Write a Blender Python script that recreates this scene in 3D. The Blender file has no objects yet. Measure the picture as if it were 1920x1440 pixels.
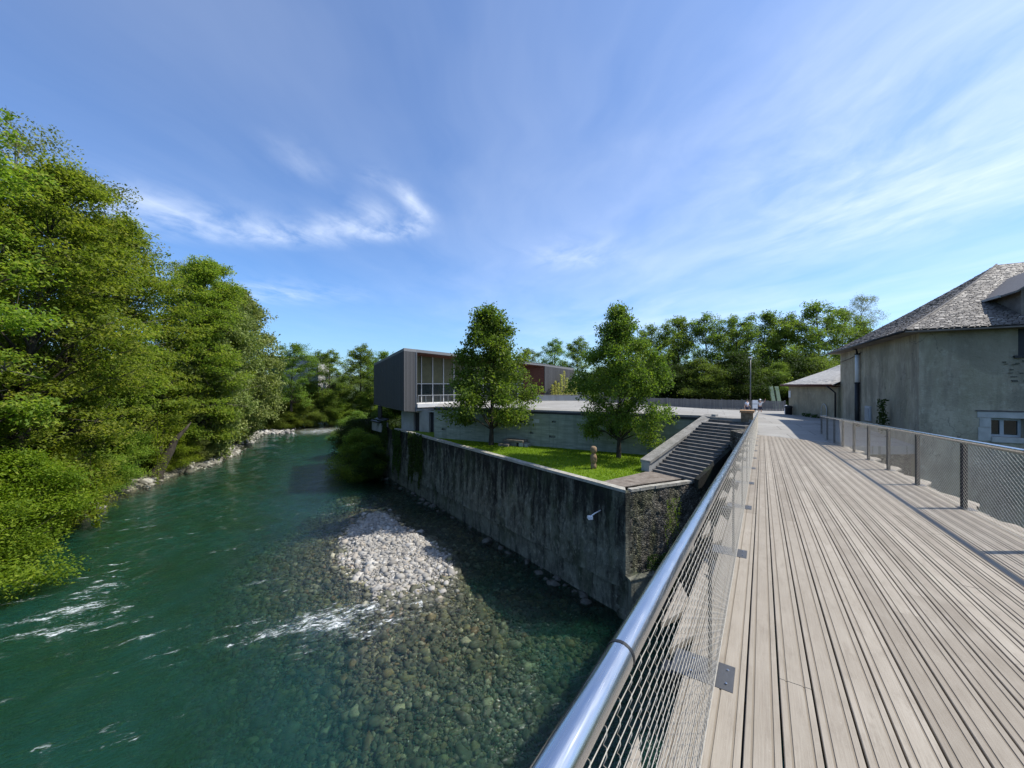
import bpy, bmesh, math, random
import numpy as np
from mathutils import Vector, Matrix
R = math.radians
SC = bpy.context.scene
COL = SC.collection
EYE = 12.7                      # eye height above the river

# ------------------------------------------------------------------ camera
cam = bpy.data.cameras.new('camera'); camo = bpy.data.objects.new('camera', cam); COL.objects.link(camo)
cam.sensor_width = 36; cam.lens = 13.52; cam.clip_start = 0.05; cam.clip_end = 6000
camo.location = (0, 0, EYE); camo.rotation_euler = (R(90), 0, 0)
SC.camera = camo
SC.view_settings.view_transform = 'Standard'; SC.view_settings.look = 'None'
SC.view_settings.exposure = 0.58; SC.view_settings.gamma = 1.0
SC.cycles.use_denoising = True
SC.cycles.max_bounces = 8; SC.cycles.transparent_max_bounces = 16
SC.cycles.diffuse_bounces = 3; SC.cycles.glossy_bounces = 3; SC.cycles.transmission_bounces = 4
SC.cycles.caustics_reflective = False; SC.cycles.caustics_refractive = False

# ------------------------------------------------------------------ node helper
class G:
    def __init__(s, tree): s.t = tree; s.n = tree.nodes; s.l = tree.links
    def new(s, typ, **kw):
        n = s.n.new(typ)
        for k, v in kw.items(): setattr(n, k, v)
        return n
    def put(s, sock, v):
        if isinstance(v, bpy.types.NodeSocket): s.l.new(v, sock)
        elif v is not None:
            if sock.type == 'RGBA' and not isinstance(v, (int, float)) and len(v) == 3: v = (*v, 1)
            sock.default_value = v
    def pos(s): return s.new('ShaderNodeNewGeometry').outputs['Position']
    def objc(s): return s.new('ShaderNodeTexCoord').outputs['Object']
    def attr(s, name, out='Fac'): return s.new('ShaderNodeAttribute', attribute_name=name).outputs[out]
    def mapv(s, vec, scale=(1, 1, 1), rot=(0, 0, 0), loc=(0, 0, 0)):
        m = s.new('ShaderNodeMapping'); s.put(m.inputs['Vector'], vec)
        m.inputs['Scale'].default_value = scale; m.inputs['Rotation'].default_value = rot; m.inputs['Location'].default_value = loc
        return m.outputs[0]
    def noise(s, vec, scale, detail=4, rough=.55, dist=0, out='Fac'):
        n = s.new('ShaderNodeTexNoise'); s.put(n.inputs['Vector'], vec)
        n.inputs['Scale'].default_value = scale; n.inputs['Detail'].default_value = detail
        n.inputs['Roughness'].default_value = rough; n.inputs['Distortion'].default_value = dist
        return n.outputs[out]
    def voro(s, vec, scale, feature='F1', out='Distance', rnd=1):
        n = s.new('ShaderNodeTexVoronoi', feature=feature); s.put(n.inputs['Vector'], vec)
        n.inputs['Scale'].default_value = scale; n.inputs['Randomness'].default_value = rnd
        return n.outputs[out]
    def ramp(s, fac, stops, interp='LINEAR'):
        n = s.new('ShaderNodeValToRGB'); n.color_ramp.interpolation = interp
        e = n.color_ramp.elements
        while len(e) < len(stops): e.new(.5)
        for i, (p, c) in enumerate(stops):
            e[i].position = p
            e[i].color = (c, c, c, 1) if isinstance(c, (int, float)) else (*c, 1)
        s.put(n.inputs[0], fac); return n.outputs[0]
    def mix(s, fac, a, b, blend='MIX'):
        n = s.new('ShaderNodeMix', data_type='RGBA', blend_type=blend)
        s.put(n.inputs[0], fac); s.put(n.inputs[6], a); s.put(n.inputs[7], b); return n.outputs[2]
    def math(s, op, a, b=None, c=None, clamp=False):
        n = s.new('ShaderNodeMath', operation=op); n.use_clamp = clamp
        s.put(n.inputs[0], a)
        if b is not None: s.put(n.inputs[1], b)
        if c is not None: s.put(n.inputs[2], c)
        return n.outputs[0]
    def vmath(s, op, a, b=None):
        n = s.new('ShaderNodeVectorMath', operation=op); s.put(n.inputs[0], a)
        if b is not None: s.put(n.inputs[1], b)
        return n.outputs[0]
    def sep(s, v):
        n = s.new('ShaderNodeSeparateXYZ'); s.put(n.inputs[0], v); return n.outputs
    def comb(s, x, y, z):
        n = s.new('ShaderNodeCombineXYZ')
        for i, v in enumerate((x, y, z)): s.put(n.inputs[i], v)
        return n.outputs[0]
    def maprange(s, v, a, b, c=0., d=1., smooth=False):
        n = s.new('ShaderNodeMapRange'); n.interpolation_type = 'SMOOTHSTEP' if smooth else 'LINEAR'
        s.put(n.inputs[0], v)
        for i, q in enumerate((a, b, c, d)): n.inputs[i+1].default_value = q
        return n.outputs[0]
    def bump(s, h, strength=.5, dist=.02, normal=None):
        n = s.new('ShaderNodeBump'); s.put(n.inputs['Height'], h)
        n.inputs['Strength'].default_value = strength; n.inputs['Distance'].default_value = dist
        if normal is not None: s.put(n.inputs['Normal'], normal)
        return n.outputs[0]

# ------------------------------------------------------------------ sun and sky
SUN_EL, SUN_AZ = R(52), R(86)
sd = Vector((math.sin(SUN_AZ)*math.cos(SUN_EL), math.cos(SUN_AZ)*math.cos(SUN_EL), math.sin(SUN_EL)))
sl = bpy.data.lights.new('sun', 'SUN'); sl.energy = 4.2; sl.angle = R(.53); sl.color = (1, .95, .86)
so = bpy.data.objects.new('sun', sl); COL.objects.link(so); so.rotation_euler = sd.to_track_quat('Z', 'Y').to_euler()
so.location = (40, 10, 60)

W = bpy.data.worlds.new('World'); SC.world = W; W.use_nodes = True
g = G(W.node_tree); g.n.clear()
sky = g.new('ShaderNodeTexSky', sky_type='NISHITA'); sky.sun_disc = False
sky.sun_elevation = SUN_EL; sky.sun_rotation = SUN_AZ; sky.altitude = 200; sky.air_density = 1.0; sky.dust_density = .9; sky.ozone_density = 2.5
D = g.new('ShaderNodeTexCoord').outputs['Generated']
dx, dy, dz = g.sep(D)
zz = g.math('MAXIMUM', dz, .03)
cx = g.math('DIVIDE', dx, zz); cy = g.math('DIVIDE', dy, zz)   # cirrus sheet coordinates
cp = g.comb(cx, cy, 0)
warp = g.noise(g.mapv(cp, (.7, .7, 1)), 1.0, 3, .5, 0, 'Color')
cpw = g.vmath('ADD', cp, g.vmath('MULTIPLY', g.vmath('SUBTRACT', warp, (.5, .5, .5)), (.9, .9, 0)))
streak = g.noise(g.mapv(cpw, (1.5, .45, 1), (0, 0, R(-18))), 1.0, 5, .55)
fine = g.noise(g.mapv(cpw, (1.9, 1.0, 1), (0, 0, R(35))), 2.0, 6, .58)
veil = g.noise(g.mapv(cpw, (.8, .4, 1), (0, 0, R(-15))), .8, 4, .5)
def blob(x0, y0, sx, sy, rot=0):
    m = g.mapv(g.vmath('SUBTRACT', cp, (x0, y0, 0)), (1/sx, 1/sy, 1), (0, 0, 0)) if rot == 0 else \
        g.mapv(g.mapv(g.vmath('SUBTRACT', cp, (x0, y0, 0)), (1, 1, 1), (0, 0, rot)), (1/sx, 1/sy, 1))
    l = g.new('ShaderNodeVectorMath', operation='LENGTH'); g.put(l.inputs[0], m)
    return g.math('POWER', 2.718, g.math('MULTIPLY', g.math('MULTIPLY', l.outputs['Value'], l.outputs['Value']), -1))
acc = None
for b_, amp in ((blob(-.66, 1.86, .07, .10), .45), (blob(-.56, 2.02, .06, .13), .7), (blob(-.53, 2.26, .07, .14), .85), (blob(-.63, 2.48, .10, .12), .8), (blob(-.86, 2.55, .16, .14), .8), (blob(-.80, 2.25, .16, .2), .45), (blob(-1.07, 2.42, .16, .16), .6), (blob(-1.45, 2.62, .4, .16), .45),
                (blob(-2.1, 2.2, .40, .34), .62), (blob(-1.7, 2.5, .5, .25), .42), (blob(-.95, 1.75, .10, .18), .3), (blob(.5, 3.0, .35, .35), .45), (blob(1.5, 1.3, .8, .9), .28), (blob(2.2, 2.1, .8, .9), .35), (blob(-2.6, 4.2, .8, .5), .4)):
    v = g.math('MULTIPLY', b_, amp); acc = v if acc is None else g.math('ADD', acc, v)
wisp = g.math('MULTIPLY', acc, g.ramp(fine, [(.36, 0), (.80, .85)]))
band = g.math('MULTIPLY', g.ramp(streak, [(.38, 0), (.92, .22)]), g.maprange(cx, -2.0, 1.6, .25, 1.0))
soft = g.math('MULTIPLY', g.ramp(veil, [(.28, .02), (.75, .34)]), g.maprange(cx, -1.5, 1.5, .15, 1.0))
cm = g.math('ADD', g.math('ADD', wisp, band), soft, clamp=True)
cm = g.math('MULTIPLY', cm, g.maprange(dz, .02, .16))
cm = g.math('MINIMUM', cm, .85)
tint = g.mix(1.0, sky.outputs[0], (.66, .92, 1.24), 'MULTIPLY')
skyc = g.mix(cm, tint, (7.6, 8.2, 9.0))
bg = g.new('ShaderNodeBackground'); bg.inputs['Strength'].default_value = .108
g.put(bg.inputs['Color'], skyc)
g.l.new(bg.outputs[0], g.new('ShaderNodeOutputWorld').inputs['Surface'])

# ------------------------------------------------------------------ object helpers
def tag(o, label=None, cat=None, group=None, kind=None):
    if label: o['label'] = label
    if cat: o['category'] = cat
    if group: o['group'] = group
    if kind: o['kind'] = kind
    return o
def empty(name, label, cat, loc=(0, 0, 0), rz=0, group=None):
    o = bpy.data.objects.new(name, None); COL.objects.link(o); o.empty_display_size = .3
    o.location = loc; o.rotation_euler = (0, 0, rz)
    return tag(o, label, cat, group)
def link(name, me, mat, parent=None):
    o = bpy.data.objects.new(name, me); COL.objects.link(o)
    if mat is not None and not me.materials: me.materials.append(mat)
    if parent is not None: o.parent = parent
    return o
def np_mesh(name, v, f, attrs=None, smooth=False, vattrs=None):
    me = bpy.data.meshes.new(name); v = np.asarray(v, np.float32); f = np.asarray(f, np.int32)
    k = f.shape[1]
    me.vertices.add(len(v)); me.vertices.foreach_set('co', v.ravel())
    me.loops.add(f.size); me.loops.foreach_set('vertex_index', f.ravel())
    me.polygons.add(len(f)); me.polygons.foreach_set('loop_start', np.arange(0, f.size, k, dtype=np.int32))
    me.update(calc_edges=True); me.validate()
    if smooth: me.polygons.foreach_set('use_smooth', np.ones(len(me.polygons), bool))
    for key, arr in (attrs or {}).items():
        a = me.attributes.new(key, 'FLOAT', 'FACE'); a.data.foreach_set('value', np.asarray(arr, np.float32))
    for key, arr in (vattrs or {}).items():
        a = me.attributes.new(key, 'FLOAT', 'POINT'); a.data.foreach_set('value', np.asarray(arr, np.float32))
    return me
class MB:
    def __init__(s): s.v = []; s.f = []; s.r = []
    def quad(s, a, b, c, d, rnd=0.):
        n = len(s.v); s.v += [tuple(a), tuple(b), tuple(c), tuple(d)]; s.f.append((n, n+1, n+2, n+3)); s.r.append(rnd)
    def poly(s, pts, rnd=0.):
        n = len(s.v); s.v += [tuple(p) for p in pts]; s.f.append(tuple(range(n, n+len(pts)))); s.r.append(rnd)
    def hexa(s, p, rnd=0.):        # p: 4 bottom (ccw from above) + 4 top
        n = len(s.v); s.v += [tuple(q) for q in p]
        for a in ((3, 2, 1, 0), (4, 5, 6, 7), (0, 1, 5, 4), (1, 2, 6, 5), (2, 3, 7, 6), (3, 0, 4, 7)):
            s.f.append(tuple(n+i for i in a)); s.r.append(rnd)
    def box(s, x0, x1, y0, y1, z0, z1, rnd=0.):
        s.hexa([(x0, y0, z0), (x1, y0, z0), (x1, y1, z0), (x0, y1, z0), (x0, y0, z1), (x1, y0, z1), (x1, y1, z1), (x0, y1, z1)], rnd)
    def bar(s, a, b, w, h, rnd=0., up=(0, 0, 1)):       # rectangular bar from a to b, w wide, h high, centred
        a = Vector(a); b = Vector(b); d = (b-a).normalized(); r = d.cross(Vector(up))
        if r.length < 1e-4: r = Vector((1, 0, 0))
        r.normalize(); u = r.cross(d)
        r = r*w/2; u = u*h/2
        s.hexa([a-r-u, a+r-u, b+r-u, b-r-u, a-r+u, a+r+u, b+r+u, b-r+u], rnd)
    def prism(s, pts, z0, z1, rnd=0.):    # ccw outline, z per point allowed
        n = len(pts); k = len(s.v)
        zb = z0 if hasattr(z0, '__len__') else [z0]*n; zt = z1 if hasattr(z1, '__len__') else [z1]*n
        s.v += [(p[0], p[1], zb[i]) for i, p in enumerate(pts)] + [(p[0], p[1], zt[i]) for i, p in enumerate(pts)]
        s.f.append(tuple(k+i for i in reversed(range(n)))); s.f.append(tuple(k+n+i for i in range(n)))
        for i in range(n): s.f.append((k+i, k+(i+1) % n, k+n+(i+1) % n, k+n+i))
        s.r += [rnd]*(n+2)
    def tube(s, pts, rad, sides=6, rnd=0., cap=True):
        pts = [Vector(p) for p in pts]; m = len(pts)
        rad = rad if hasattr(rad, '__len__') else [rad]*m
        k = len(s.v); prev = None
        for i, p in enumerate(pts):
            d = (pts[min(i+1, m-1)] - pts[max(i-1, 0)]).normalized()
            if prev is None:
                a = d.cross(Vector((0, 0, 1)));
                if a.length < 1e-3: a = Vector((1, 0, 0))
            else: a = prev - d*prev.dot(d)
            a.normalize(); prev = a; b = d.cross(a)
            for j in range(sides):
                t = 2*math.pi*j/sides; s.v.append(tuple(p + (a*math.cos(t)+b*math.sin(t))*rad[i]))
        for i in range(m-1):
            for j in range(sides):
                q = (j+1) % sides
                s.f.append((k+i*sides+j, k+i*sides+q, k+(i+1)*sides+q, k+(i+1)*sides+j)); s.r.append(rnd)
        if cap:
            s.f.append(tuple(k+j for j in reversed(range(sides)))); s.f.append(tuple(k+(m-1)*sides+j for j in range(sides))); s.r += [rnd]*2
    def lathe(s, prof, c=(0, 0, 0), sides=16, rnd=0.):
        k = len(s.v)
        for r_, z in prof:
            for j in range(sides):
                t = 2*math.pi*j/sides; s.v.append((c[0]+r_*math.cos(t), c[1]+r_*math.sin(t), c[2]+z))
        for i in range(len(prof)-1):
            for j in range(sides):
                q = (j+1) % sides; s.f.append((k+i*sides+j, k+i*sides+q, k+(i+1)*sides+q, k+(i+1)*sides+j)); s.r.append(rnd)
        s.f.append(tuple(k+j for j in reversed(range(sides)))); s.f.append(tuple(k+(len(prof)-1)*sides+j for j in range(sides))); s.r += [rnd]*2
    def build(s, name, mat, parent=None, smooth=False, bevel=0):
        me = bpy.data.meshes.new(name); me.from_pydata(s.v, [], s.f); me.update()
        a = me.attributes.new('rnd', 'FLOAT', 'FACE'); a.data.foreach_set('value', np.asarray(s.r, np.float32))
        if smooth: me.polygons.foreach_set('use_smooth', np.ones(len(me.polygons), bool))
        o = link(name, me, mat, parent)
        if bevel:
            b = o.modifiers.new('bevel', 'BEVEL'); b.width = bevel; b.segments = 2; b.limit_method = 'ANGLE'; b.angle_limit = R(40)
        return o
def grid_mesh(name, xs, ys, fz, smooth=True, vattrs=None):
    X, Y = np.meshgrid(xs, ys); Z = fz(X, Y); nx, ny = len(xs), len(ys)
    v = np.stack([X, Y, Z], -1).reshape(-1, 3)
    i = np.arange(nx*ny).reshape(ny, nx)
    f = np.stack([i[:-1, :-1], i[:-1, 1:], i[1:, 1:], i[1:, :-1]], -1).reshape(-1, 4)
    va = {k: fn(X, Y).ravel() for k, fn in (vattrs or {}).items()}
    return np_mesh(name, v, f, smooth=smooth, vattrs=va)

# ------------------------------------------------------------------ materials
def mat(name, rough=.8, spec=.3):
    m = bpy.data.materials.new(name); m.use_nodes = True
    gg = G(m.node_tree); b = gg.n['Principled BSDF']; b.inputs['Roughness'].default_value = rough
    b.inputs['Specular IOR Level'].default_value = spec
    return m, gg, b
def mottled(name, c0, c1, scale=1.5, stretch=(1, 1, 1), rough=.85, bump=.3, bscale=None, c2=None, coords='world', detail=7, bd=.02, spec=.3):
    m, gg, b = mat(name, rough, spec)
    p = gg.pos() if coords == 'world' else gg.objc()
    pv = gg.mapv(p, stretch)
    n = gg.noise(pv, scale, detail, .6)
    col = gg.ramp(n, [(.32, c0), (.68, c1)])
    if c2 is not None:
        n2 = gg.noise(pv, scale*4.3, 5, .7)
        col = gg.mix(gg.ramp(n2, [(.5, 0), (.72, .8)]), col, c2)
    gg.put(b.inputs['Base Color'], col)
    if bump:
        h = gg.noise(pv, bscale or scale*8, 6, .65)
        gg.put(b.inputs['Normal'], gg.bump(h, bump, bd))
    return m
def plain(name, c, rough=.6, metal=0, spec=.4, bump=0):
    m, gg, b = mat(name, rough, spec)
    n = gg.noise(gg.pos(), 9, 5, .6)
    gg.put(b.inputs['Base Color'], gg.mix(n, tuple(q*.8 for q in c), tuple(min(1, q*1.15) for q in c)))
    b.inputs['Metallic'].default_value = metal
    if bump: gg.put(b.inputs['Normal'], gg.bump(gg.noise(gg.pos(), 40, 5), bump, .01))
    return m
def leaf_mat(name, dark, lite, yellow, trans=.42, tmul=(1.5, 1.6, .8)):
    m, gg, b = mat(name, .62, .18)
    t = gg.attr('rnd'); oi = gg.new('ShaderNodeObjectInfo').outputs['Random']
    col = gg.ramp(t, [(0, dark), (.55, lite), (1, yellow)])
    hs = gg.new('ShaderNodeHueSaturation'); gg.put(hs.inputs['Color'], col)
    gg.put(hs.inputs['Hue'], gg.maprange(oi, 0, 1, .485, .515)); gg.put(hs.inputs['Value'], gg.maprange(oi, 0, 1, .85, 1.18))
    col = hs.outputs[0]
    gg.put(b.inputs['Base Color'], col)
    tr = gg.new('ShaderNodeBsdfTranslucent'); gg.put(tr.inputs['Color'], gg.mix(1., col, (*tmul, 1), 'MULTIPLY'))
    ms = gg.new('ShaderNodeMixShader'); ms.inputs[0].default_value = trans
    gg.l.new(b.outputs[0], ms.inputs[1]); gg.l.new(tr.outputs[0], ms.inputs[2])
    gg.l.new(ms.outputs[0], gg.n['Material Output'].inputs['Surface'])
    return m
MT = {}
MT['leaf_bank'] = leaf_mat('bank tree leaves', (.068, .118, .016), (.165, .232, .034), (.29, .315, .055), .52)
MT['leaf_pale'] = leaf_mat('pale bank leaves', (.075, .10, .022), (.16, .19, .055), (.28, .30, .10), .35)
MT['leaf_yellow'] = leaf_mat('yellow green creeper leaves', (.06, .095, .008), (.13, .18, .012), (.24, .27, .025), .45)
MT['leaf_lawn'] = leaf_mat('tulip tree leaves', (.048, .088, .016), (.10, .16, .024), (.19, .24, .035), .45)
MT['leaf_far'] = leaf_mat('far tree leaves', (.065, .105, .022), (.12, .18, .034), (.20, .25, .05), .48)
MT['leaf_dark'] = leaf_mat('dark shrub leaves', (.020, .042, .008), (.040, .072, .012), (.07, .105, .016), .3)
MT['leaf_vine'] = leaf_mat('pale climbing leaves', (.24, .25, .07), (.40, .40, .13), (.55, .52, .20), .4)
MT['grass'] = leaf_mat('lawn grass blades', (.10, .175, .006), (.185, .26, .012), (.27, .33, .025), .4)
MT['bark'] = mottled('grey brown bark', (.022, .018, .013), (.065, .055, .042), 3, (1, 1, .3), .95, .8, 18)
MT['bark_pale'] = mottled('pale bark', (.16, .14, .11), (.34, .31, .26), 3, (1, 1, .3), .95, .5, 18)
MT['lawn'] = mottled('lawn soil and grass', (.085, .15, .008), (.13, .21, .012), 2.5, (1, 1, 1), .95, .6, 30)
MT['steel_dark'] = plain('dark painted steel', (.035, .037, .04), .5, .6)
MT['plate'] = plain('grey galvanised plate', (.12, .12, .12), .45, .7, bump=.15)
MT['white'] = plain('white paint', (.72, .73, .74), .5)
MT['pale_grey'] = plain('pale grey paint', (.42, .43, .44), .6)
MT['green_panel'] = plain('pale green painted metal', (.33, .40, .24), .55)
MT['trim'] = plain('grey metal trim', (.20, .20, .205), .6)
MT['black'] = plain('black rubber', (.012, .012, .013), .6)
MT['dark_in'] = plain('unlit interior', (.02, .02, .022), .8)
MT['skin'] = plain('skin', (.45, .27, .19), .6)
MT['shirt_blue'] = plain('pale blue cloth', (.5, .55, .66), .9)
MT['shirt_white'] = plain('white cloth', (.7, .7, .7), .9)
MT['navy'] = plain('navy cloth', (.03, .035, .07), .9)
MT['hair'] = plain('dark hair', (.03, .02, .015), .7)
MT['redwood'] = mottled('red brown timber', (.055, .018, .011), (.11, .038, .022), 3, (1, 1, 6), .6, .2)
MT['blind'] = mottled('olive roller blind', (.075, .078, .045), (.105, .105, .06), 2, (1, 1, 1), .8, .0)
m, gg, b = mat('stainless steel', .2, .5); b.inputs['Metallic'].default_value = 1
nn = gg.noise(gg.mapv(gg.objc(), (60, 1.2, 60)), 4, 5); gg.put(b.inputs['Roughness'], gg.maprange(nn, .3, .7, .16, .30))
gg.put(b.inputs['Base Color'], gg.mix(gg.noise(gg.objc(), 14, 6), (.50, .51, .53), (.63, .64, .66)))
gg.put(b.inputs['Normal'], gg.bump(nn, .06, .004)); MT['inox'] = m
m, gg, b = mat('wire rope', .45, .6); b.inputs['Metallic'].default_value = .35
gg.put(b.inputs['Base Color'], gg.mix(gg.noise(gg.pos(), 30, 3), (.33, .30, .25), (.55, .51, .43))); MT['wire'] = m
m, gg, b = mat('glass', .04, .6); gg.put(b.inputs['Base Color'], (.012, .02, .022)); b.inputs['Roughness'].default_value = .03
b.inputs['Specular IOR Level'].default_value = .7; MT['glass'] = m

# weathered deck timber: grain along local y, one tone per board
m, gg, b = mat('weathered deck timber', .72, .3)
oc = gg.objc(); rn = gg.attr('rnd')
ocs = gg.vmath('ADD', oc, gg.comb(0, gg.math('MULTIPLY', rn, 37.0), gg.math('MULTIPLY', rn, 11.0)))
grain = gg.noise(gg.mapv(ocs, (55, 1.6, 1)), 3, 6, .65)
blot = gg.noise(gg.mapv(ocs, (3, 1.0, 1)), 2.2, 6, .6)
speck = gg.noise(ocs, 60, 3, .7)
c = gg.ramp(rn, [(0, (.215, .188, .147)), (.5, (.285, .252, .202)), (1, (.335, .298, .24))])
c = gg.mix(gg.ramp(grain, [(.3, .45), (.7, 0)]), c, (.17, .13, .098))
c = gg.mix(gg.ramp(blot, [(.42, 0), (.75, .45)]), c, (.42, .375, .31))
c = gg.mix(gg.ramp(gg.noise(gg.mapv(ocs, (9, 2.5, 1)), 2, 5, .7), [(.52, 0), (.75, .65)]), c, (.18, .15, .115))
c = gg.mix(gg.ramp(speck, [(.66, 0), (.78, .5)]), c, (.45, .42, .36))
dl = gg.noise(oc, .7, 4, .5)
c = gg.mix(gg.ramp(dl, [(.35, .4), (.65, 0)]), c, (.24, .205, .16))
fx = gg.math('FRACT', gg.math('DIVIDE', gg.math('ADD', gg.sep(oc)[0], .002+.1455*8), .1455))
gm = None
for gx_ in (.2064, .7318):
    q_ = gg.maprange(gg.math('ABSOLUTE', gg.math('SUBTRACT', fx, gx_)), .016, .036, 1, 0); gm = q_ if gm is None else gg.math('MAXIMUM', gm, q_)
c = gg.mix(gg.math('MULTIPLY', gm, gg.maprange(blot, .3, .7, .35, .75)), c, (.135, .108, .076))
gg.put(b.inputs['Base Color'], c)
gg.put(b.inputs['Normal'], gg.bump(grain, .35, .004, gg.bump(speck, .2, .003)))
MT['deck'] = m
MT['landing'] = mottled('old grey planks', (.13, .105, .085), (.24, .21, .18), 2, (1, 1, 1), .9, .4, 20)

def wall_mat(name, base0, base1, stain, pale, stain_amt, stones=0, green=None):
    m, gg, b = mat(name, .92, .2)
    p = gg.pos()
    n1 = gg.noise(p, .9, 8, .62); col = gg.ramp(n1, [(.3, base0), (.7, base1)])
    st = gg.noise(gg.mapv(p, (1.3, 1.3, .30)), 1.15, 8, .66, .4)
    col = gg.mix(gg.ramp(st, [(.46, 0), (.66, stain_amt)]), col, stain)
    n3 = gg.noise(gg.mapv(p, (1, 1, .6)), 4.5, 8, .72); col = gg.mix(gg.ramp(n3, [(.52, 0), (.70, .7)]), col, pale)
    n4 = gg.noise(gg.mapv(p, (2.4, 2.4, .9)), 3.2, 8, .74); col = gg.mix(gg.ramp(n4, [(.55, 0), (.70, stain_amt*.8)]), col, stain)
    if name.startswith('old stained'):
        alng = gg.math('SUBTRACT', gg.math('MULTIPLY', gg.sep(p)[1], .806), gg.math('MULTIPLY', gg.sep(p)[0], .592))
        runs = gg.noise(gg.comb(gg.math('MULTIPLY', alng, 1.1), 0, gg.math('MULTIPLY', gg.sep(p)[2], .12)), 1.6, 6, .68)
        reach = gg.math('ADD', runs, gg.math('MULTIPLY', gg.math('SUBTRACT', gg.sep(p)[2], 4.6), .055))
        rag = gg.math('ADD', reach, gg.math('MULTIPLY', gg.math('SUBTRACT', gg.noise(gg.mapv(p, (1, 1, .5)), 3.5, 7, .75), .5), .38))
        col = gg.mix(gg.ramp(rag, [(.44, 0), (.60, .93)]), col, (.009, .010, .010))
    if green: col = gg.mix(gg.ramp(gg.noise(gg.mapv(p, (1.2, 1.2, .35)), .8, 6, .6), [(.5, 0), (.75, .7)]), col, green)
    h = gg.math('ADD', gg.noise(p, 7, 8, .7), gg.math('MULTIPLY', gg.noise(p, 30, 4, .6), .4))
    if name.startswith('old roughcast'):
        wv = gg.vmath('ADD', p, gg.vmath('MULTIPLY', gg.noise(p, 1.6, 4, .6, 0, 'Color'), (.9, .9, .9)))
        ce = gg.voro(gg.mapv(wv, (1, 1, .7)), 1.15, 'DISTANCE_TO_EDGE')
        ck = gg.math('MULTIPLY', gg.ramp(ce, [(.006, 1), (.022, 0)]), gg.ramp(gg.noise(p, .55, 4, .6), [(.52, 0), (.62, .5)]))
        col = gg.mix(ck, col, (.05, .048, .044))
        pt = gg.ramp(gg.noise(p, .33, 3, .5), [(.50, 0), (.53, .45)]); col = gg.mix(pt, col, (.235, .215, .16))
    if stones:
        vd = gg.voro(gg.mapv(p, (1, 1, 1.7)), stones, 'DISTANCE_TO_EDGE'); vc = gg.voro(gg.mapv(p, (1, 1, 1.7)), stones, 'F1', 'Color')
        jo = gg.ramp(vd, [(.02, 1), (.12, 0)])
        col = gg.mix(.5, col, gg.mix(1., col, gg.ramp(gg.sep(vc)[0], [(0, .35), (1, 2.2)]), 'MULTIPLY'))
        col = gg.mix(gg.math('MULTIPLY', jo, .6), col, tuple(q*.4 for q in stain))
        h = gg.math('ADD', gg.math('MULTIPLY', h, .5), gg.ramp(vd, [(0, 0), (.2, 1)]))
    gg.put(b.inputs['Base Color'], col); gg.put(b.inputs['Normal'], gg.bump(h, .9, .06))
    return m
MT['quay'] = wall_mat('old stained quay masonry', (.088, .092, .072), (.20, .20, .158), (.011, .011, .010), (.33, .325, .255), .9, 0, (.06, .08, .04))
MT['rubble'] = wall_mat('rubble stone masonry', (.075, .07, .062), (.155, .145, .128), (.022, .02, .018), (.30, .28, .24), .75, 5.0, (.09, .10, .035))
MT['render'] = wall_mat('old roughcast render', (.33, .285, .205), (.50, .435, .32), (.11, .10, .085), (.56, .51, .39), .6, 0, (.29, .27, .165))
MT['render_warm'] = wall_mat('buff roughcast render', (.28, .245, .17), (.40, .355, .25), (.13, .12, .09), (.46, .42, .31), .35)
MT['stone_white'] = mottled('limestone surround', (.36, .35, .32), (.52, .50, .46), 3, (1, 1, 1), .9, .3, 20)
MT['pillar'] = mottled('brown stone pillar', (.10, .08, .055), (.26, .20, .13), 5, (1, 1, 1), .9, .6, 22)
MT['brick'] = mottled('old brick cap', (.30, .17, .09), (.45, .29, .16), 5, (1, 1, 1), .9, .5, 22)
MT['sculpt'] = mottled('carved sandstone', (.16, .105, .06), (.30, .21, .13), 7, (1, 1, 1), .9, .5, 25)
MT['paving'] = mottled('pale plaza paving', (.27, .26, .24), (.36, .35, .33), .35, (1, 1, 1), .9, .15, 12, (.30, .29, .27))
m, gg, b = mat('pale plaza paving', .9, .2)
p = gg.pos(); bt_ = gg.new('ShaderNodeTexBrick'); gg.put(bt_.inputs['Vector'], gg.mapv(p, (1, 1, 1), (0, 0, R(27))))
bt_.inputs['Scale'].default_value = 1; bt_.inputs['Brick Width'].default_value = 2.4; bt_.inputs['Row Height'].default_value = 1.6; bt_.inputs['Mortar Size'].default_value = .022; bt_.inputs['Mortar Smooth'].default_value = .2
gg.put(bt_.inputs['Color1'], (.285, .272, .25)); gg.put(bt_.inputs['Color2'], (.345, .335, .312)); gg.put(bt_.inputs['Mortar'], (.13, .125, .115))
c = gg.mix(gg.ramp(gg.noise(p, .5, 7, .65), [(.38, .55), (.65, 0)]), bt_.outputs['Color'], (.22, .21, .192)); c = gg.mix(gg.ramp(gg.noise(p, 5, 6, .7), [(.55, 0), (.75, .4)]), c, (.19, .185, .17))
gg.put(b.inputs['Base Color'], c); gg.put(b.inputs['Normal'], gg.bump(gg.noise(p, 25, 4), .15, .01)); MT['paving'] = m
MT['concrete'] = mottled('smooth concrete', (.27, .27, .26), (.38, .38, .37), 1.2, (1, 1, .5), .85, .2, 14)
MT['slab'] = mottled('white concrete slab', (.6, .59, .57), (.72, .71, .69), 1.2, (1, 1, 1), .8, .1, 14)
MT['coping'] = mottled('weathered coping stone', (.25, .235, .205), (.44, .42, .37), 2.2, (1, 1, 1), .95, .6, 14, (.16, .16, .11))
MT['coping_grey'] = mottled('grey weathered coping', (.20, .19, .17), (.34, .325, .295), 2.2, (1, 1, 1), .95, .5, 14, (.13, .125, .10))
MT['step'] = mottled('dark stone steps', (.095, .09, .085), (.18, .172, .162), 2.5, (1, 1, 1), .95, .5, 16)
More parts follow.
